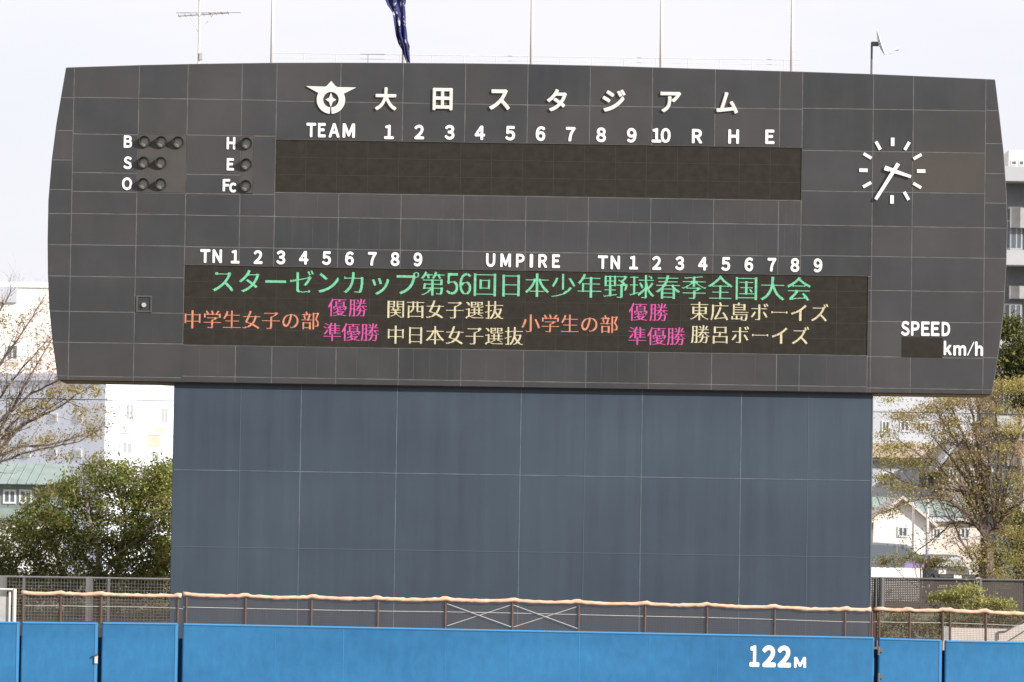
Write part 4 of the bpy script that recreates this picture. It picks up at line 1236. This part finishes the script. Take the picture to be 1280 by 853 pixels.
for bi, (cx, cy, rx, ry) in enumerate(blobs):
    low = cy > 680
    for _ in range(34 if low else 38):
        # clump centres near the surface of each bough
        th, ph = rnd.uniform(0, 2 * math.pi), rnd.uniform(-1, 1)
        k = rnd.uniform(.55, 1.0)
        q = math.sqrt(1 - ph * ph)
        c = at(cx, cy, Y) + Vector((rx * s * q * math.cos(th) * k, 1.5 * q * math.sin(th) * k, ry * s * ph * k))
        cr = rnd.uniform(.16, .34); tone = rnd.random()
        pal = [0, 0, 1, 1, 4] if tone < .5 else ([0, 2, 0, 1] if tone < .75 else ([1, 4, 1, 3] if tone < .9 else [3, 1, 3]))
        if low and rnd.random() < .45: pal = [3, 2, 1, 0]
        for _ in range(rnd.randint(44, 80)):
            leaf(m, c + Vector((rnd.gauss(0, cr), rnd.gauss(0, cr), rnd.gauss(0, cr * .6))), rnd.uniform(.09, .18), rnd, rnd.choice(pal), .9)
m.build('crown', [M['lf_green'], M['lf_olive'], M['lf_dark'], M['lf_brown'], M['lf_light']], t)

# budding tree right
rnd = random.Random(21); Y = 168.0; tips = []
b0 = at(1240, 730, Y)
t = thing('budding_tree', 'many stemmed tree with yellow gold buds standing right of the backscreen', 'tree', (b0.x, Y, gz(Y)))
m = MB()
hub = (1233, 672); hub2 = (1246, 660)
m.tube([(b0.x, Y, gz(Y) - .2), at(1238, 740, Y), at(1234, 700, Y), at(*hub, Y)], [.3, .26, .24, .2], 10)
for pp, r in (([hub, (1214, 648), (1192, 627), (1168, 622), (1142, 625), (1125, 632), (1094, 645)], .10),
              ([hub, (1218, 640), (1202, 614), (1165, 611), (1130, 602), (1108, 589)], .085),
              ([hub, (1220, 625), (1206, 596), (1186, 570), (1163, 543)], .11),
              ([hub, (1222, 620), (1210, 585), (1196, 552), (1180, 528), (1168, 505)], .11),
              ([hub, (1226, 620), (1218, 575), (1205, 545), (1192, 515), (1180, 490)], .10),
              ([hub, (1230, 610), (1222, 560), (1216, 520), (1206, 485)], .11),
              ([hub2, (1238, 610), (1236, 570), (1226, 530), (1222, 500)], .09),
              ([hub, hub2, (1256, 612), (1266, 574), (1276, 540), (1294, 505)], .14),
              ([hub2, (1246, 620), (1250, 570), (1244, 520), (1252, 480)], .09),
              ([hub2, (1270, 630), (1290, 590), (1310, 540)], .10),
              ([hub, (1225, 660), (1205, 652), (1188, 655), (1165, 675), (1142, 693)], .045),
              ([(1215, 700), (1204, 680), (1192, 655), (1178, 630)], .055),
              ([hub2, (1258, 640), (1280, 625), (1300, 610)], .06),
              ([hub, (1212, 615), (1180, 590), (1150, 570), (1120, 548)], .07)):
    stem(m, pp, Y, r, .014, rnd, 2, tips, .5, .85)
m.build('trunk', M['bark'], t)
m = MB()
for p in tips:
    if p.z < at(0, 670, Y).z: continue
    for _ in range(rnd.choice((0, 0, 0, 1, 1, 2, 4))):
        leaf(m, p + Vector((rnd.gauss(0, .18), rnd.gauss(0, .2), rnd.gauss(0, .1))), .10, rnd, rnd.choice([0, 1, 2, 3, 3]))
for (cx, cy, rx, ry, n_, tone) in ((1112, 500, 14, 6, 120, 0), (1125, 520, 16, 7, 220, 1), (1165, 510, 18, 8, 330, 1), (1190, 528, 16, 7, 300, 1), (1150, 535, 16, 6, 220, 1), (1200, 505, 16, 8, 280, 2), (1225, 505, 12, 10, 240, 2),
        (1108, 560, 14, 7, 240, 0), (1128, 558, 16, 6, 240, 0), (1105, 545, 10, 8, 120, 0), (1145, 580, 14, 7, 220, 3), (1105, 600, 14, 8, 240, 0), (1130, 610, 14, 7, 160, 3), (1260, 483, 20, 8, 520, 0), (1240, 490, 12, 8, 200, 1), (1278, 480, 14, 8, 300, 0),
        (1232, 530, 14, 6, 200, 1), (1262, 536, 14, 7, 260, 0), (1275, 520, 10, 10, 160, 1), (1275, 560, 8, 10, 160, 2), (1270, 600, 10, 10, 160, 3), (1205, 575, 10, 8, 120, 3), (1112, 640, 12, 6, 120, 3), (1160, 560, 12, 6, 130, 3), (1180, 600, 8, 5, 60, 3),
        (1262, 640, 16, 14, 320, 3), (1275, 670, 12, 14, 260, 3), (1235, 685, 18, 10, 320, 3), (1215, 690, 14, 8, 220, 1), (1265, 700, 16, 12, 320, 3), (1250, 725, 16, 10, 220, 3), (1140, 522, 20, 9, 260, 1), (1180, 545, 18, 8, 220, 1), (1215, 545, 16, 8, 200, 2), (1120, 575, 18, 8, 220, 0), (1165, 590, 14, 6, 140, 3), (1225, 570, 12, 9, 140, 2), (1250, 560, 14, 9, 180, 1), (1230, 700, 12, 8, 160, 0), (1255, 665, 12, 9, 180, 1), (1240, 715, 12, 8, 140, 0), (1190, 500, 18, 6, 200, 0), (1245, 512, 14, 8, 220, 0)):
    c = at(cx, cy, Y)
    pal = ([1, 1, 0, 3], [0, 0, 1, 2], [2, 0, 2, 4], [3, 3, 0, 5])[tone]
    for _ in range(int(n_ * 2.3)):
        leaf(m, c + Vector((rnd.gauss(0, rx / 50), rnd.gauss(0, .5), rnd.gauss(0, ry / 56))), rnd.uniform(.07, .12), rnd, rnd.choice(pal), .8)
m.build('crown', [M['bud_gold'], M['bud_yellow'], M['bud_tan'], M['bud_olive'], M['bud_pink'], M['lf_olive']], t)

# dark evergreen trees at the right edge
def leafy(name, label, cat, Y, base, blobs, mats, sz, per, depth, seed, trunk=.16, cl=(.2, .4)):
    rnd = random.Random(seed)
    p = at(base, 700, Y)
    t = thing(name, label, cat, (p.x, Y, gz(Y)))
    m = MB(); zt = max(at(b[0], b[1], Y).z for b in blobs)
    tips = []
    m.tube([(p.x, Y, gz(Y) - .2), (p.x + .05, Y, (gz(Y) + zt) / 2), (p.x, Y, zt)], [trunk, trunk * .7, trunk * .2], 8)
    for b in blobs:
        c = at(b[0], b[1], Y); z = max(gz(Y) + .1, c.z - .6)
        m.tube([(p.x, Y, max(gz(Y), z - .5)), ((p.x + c.x) / 2, Y, z - .1), c], [trunk * .4, trunk * .3, .01], 5)
    m.build('stem' if cat == 'bush' else 'trunk', M['bark'], t)
    m = MB(); s = Y / FPX
    for (cx, cy, rx, ry) in blobs:
        for _ in range(per):
            th, ph, k = rnd.uniform(0, 6.283), rnd.uniform(-1, 1), rnd.uniform(.4, 1); q = math.sqrt(1 - ph * ph)
            c = at(cx, cy, Y) + Vector((rx * s * q * math.cos(th) * k, depth * q * math.sin(th) * k, ry * s * ph * k))
            cr = rnd.uniform(*cl); pal = rnd.choice([[0, 0, 1], [0, 1, 1], [1, 2, 1], [2, 1, 0]])
            for _ in range(rnd.randint(30, 56)):
                leaf(m, c + Vector((rnd.gauss(0, cr), rnd.gauss(0, cr), rnd.gauss(0, cr * .6))), sz * 1.35, rnd, rnd.choice(pal), .7)
    m.build('crown', mats, t)
leafy('conifer_tree', 'dark green conifer below the balcony building at the right frame edge', 'tree', 196, 1272,
      [(1262, 412, 10, 14), (1266, 440, 18, 22), (1285, 440, 20, 30), (1262, 470, 22, 22), (1280, 490, 24, 30), (1300, 470, 24, 40)], [M['con_dark'], M['con_mid'], M['lf_olive']], .15, 26, 1.4, 31)
leafy('evergreen_tree', 'dark evergreen behind the forked trunk at the lower right edge', 'tree', 176, 1275,
      [(1268, 640, 16, 30), (1285, 660, 22, 40), (1262, 690, 24, 26), (1285, 710, 24, 26), (1240, 705, 14, 16)], [M['con_dark'], M['con_mid'], M['lf_brown']], .13, 16, 1.0, 32)
leafy('leafy_bush', 'yellow green spreading bush just above the cream rail at right', 'bush', 152.2, 1205,
      [(1178, 748, 14, 8), (1195, 742, 18, 9), (1215, 740, 16, 9), (1235, 754, 18, 8), (1205, 755, 26, 8), (1255, 757, 10, 6)], [M['bud_olive'], M['lf_light'], M['bud_yellow']], .09, 11, .6, 33, .05, (.09, .18))
leafy('leafy_bush', 'brown twiggy bush between the low cream wall and dark car, right', 'bush', 187, 1150,
      [(1112, 702, 18, 8), (1140, 697, 20, 6), (1165, 705, 20, 9), (1195, 710, 20, 10), (1225, 714, 18, 10), (1250, 716, 18, 12), (1180, 700, 20, 6)], [M['lf_brown'], M['bud_olive'], M['lf_dark']], .08, 12, .4, 34, .05, (.1, .2))
leafy('leafy_bush', 'low dark hedge along the bank foot behind right gate netting', 'bush', 150.2, 1140,
      [(1105, 782, 16, 16), (1130, 780, 20, 18), (1160, 782, 20, 16), (1185, 776, 18, 10), (1215, 775, 18, 10), (1250, 776, 16, 12), (1275, 776, 16, 14)], [M['lf_brown'], M['lf_dark'], M['lf_olive']], .09, 18, .35, 35, .05, (.12, .24))
leafy('leafy_bush', 'low bush behind the pale grey mesh fence, left', 'bush', 161.2, 100,
      [(0, 768, 30, 14), (50, 768, 30, 14), (100, 766, 30, 14), (150, 765, 30, 14), (195, 765, 24, 14)], [M['lf_olive'], M['lf_green'], M['lf_brown']], .10, 16, .4, 36, .05, (.14, .26))

for o in bpy.data.objects:
    if '_o' in o: del o['_o']
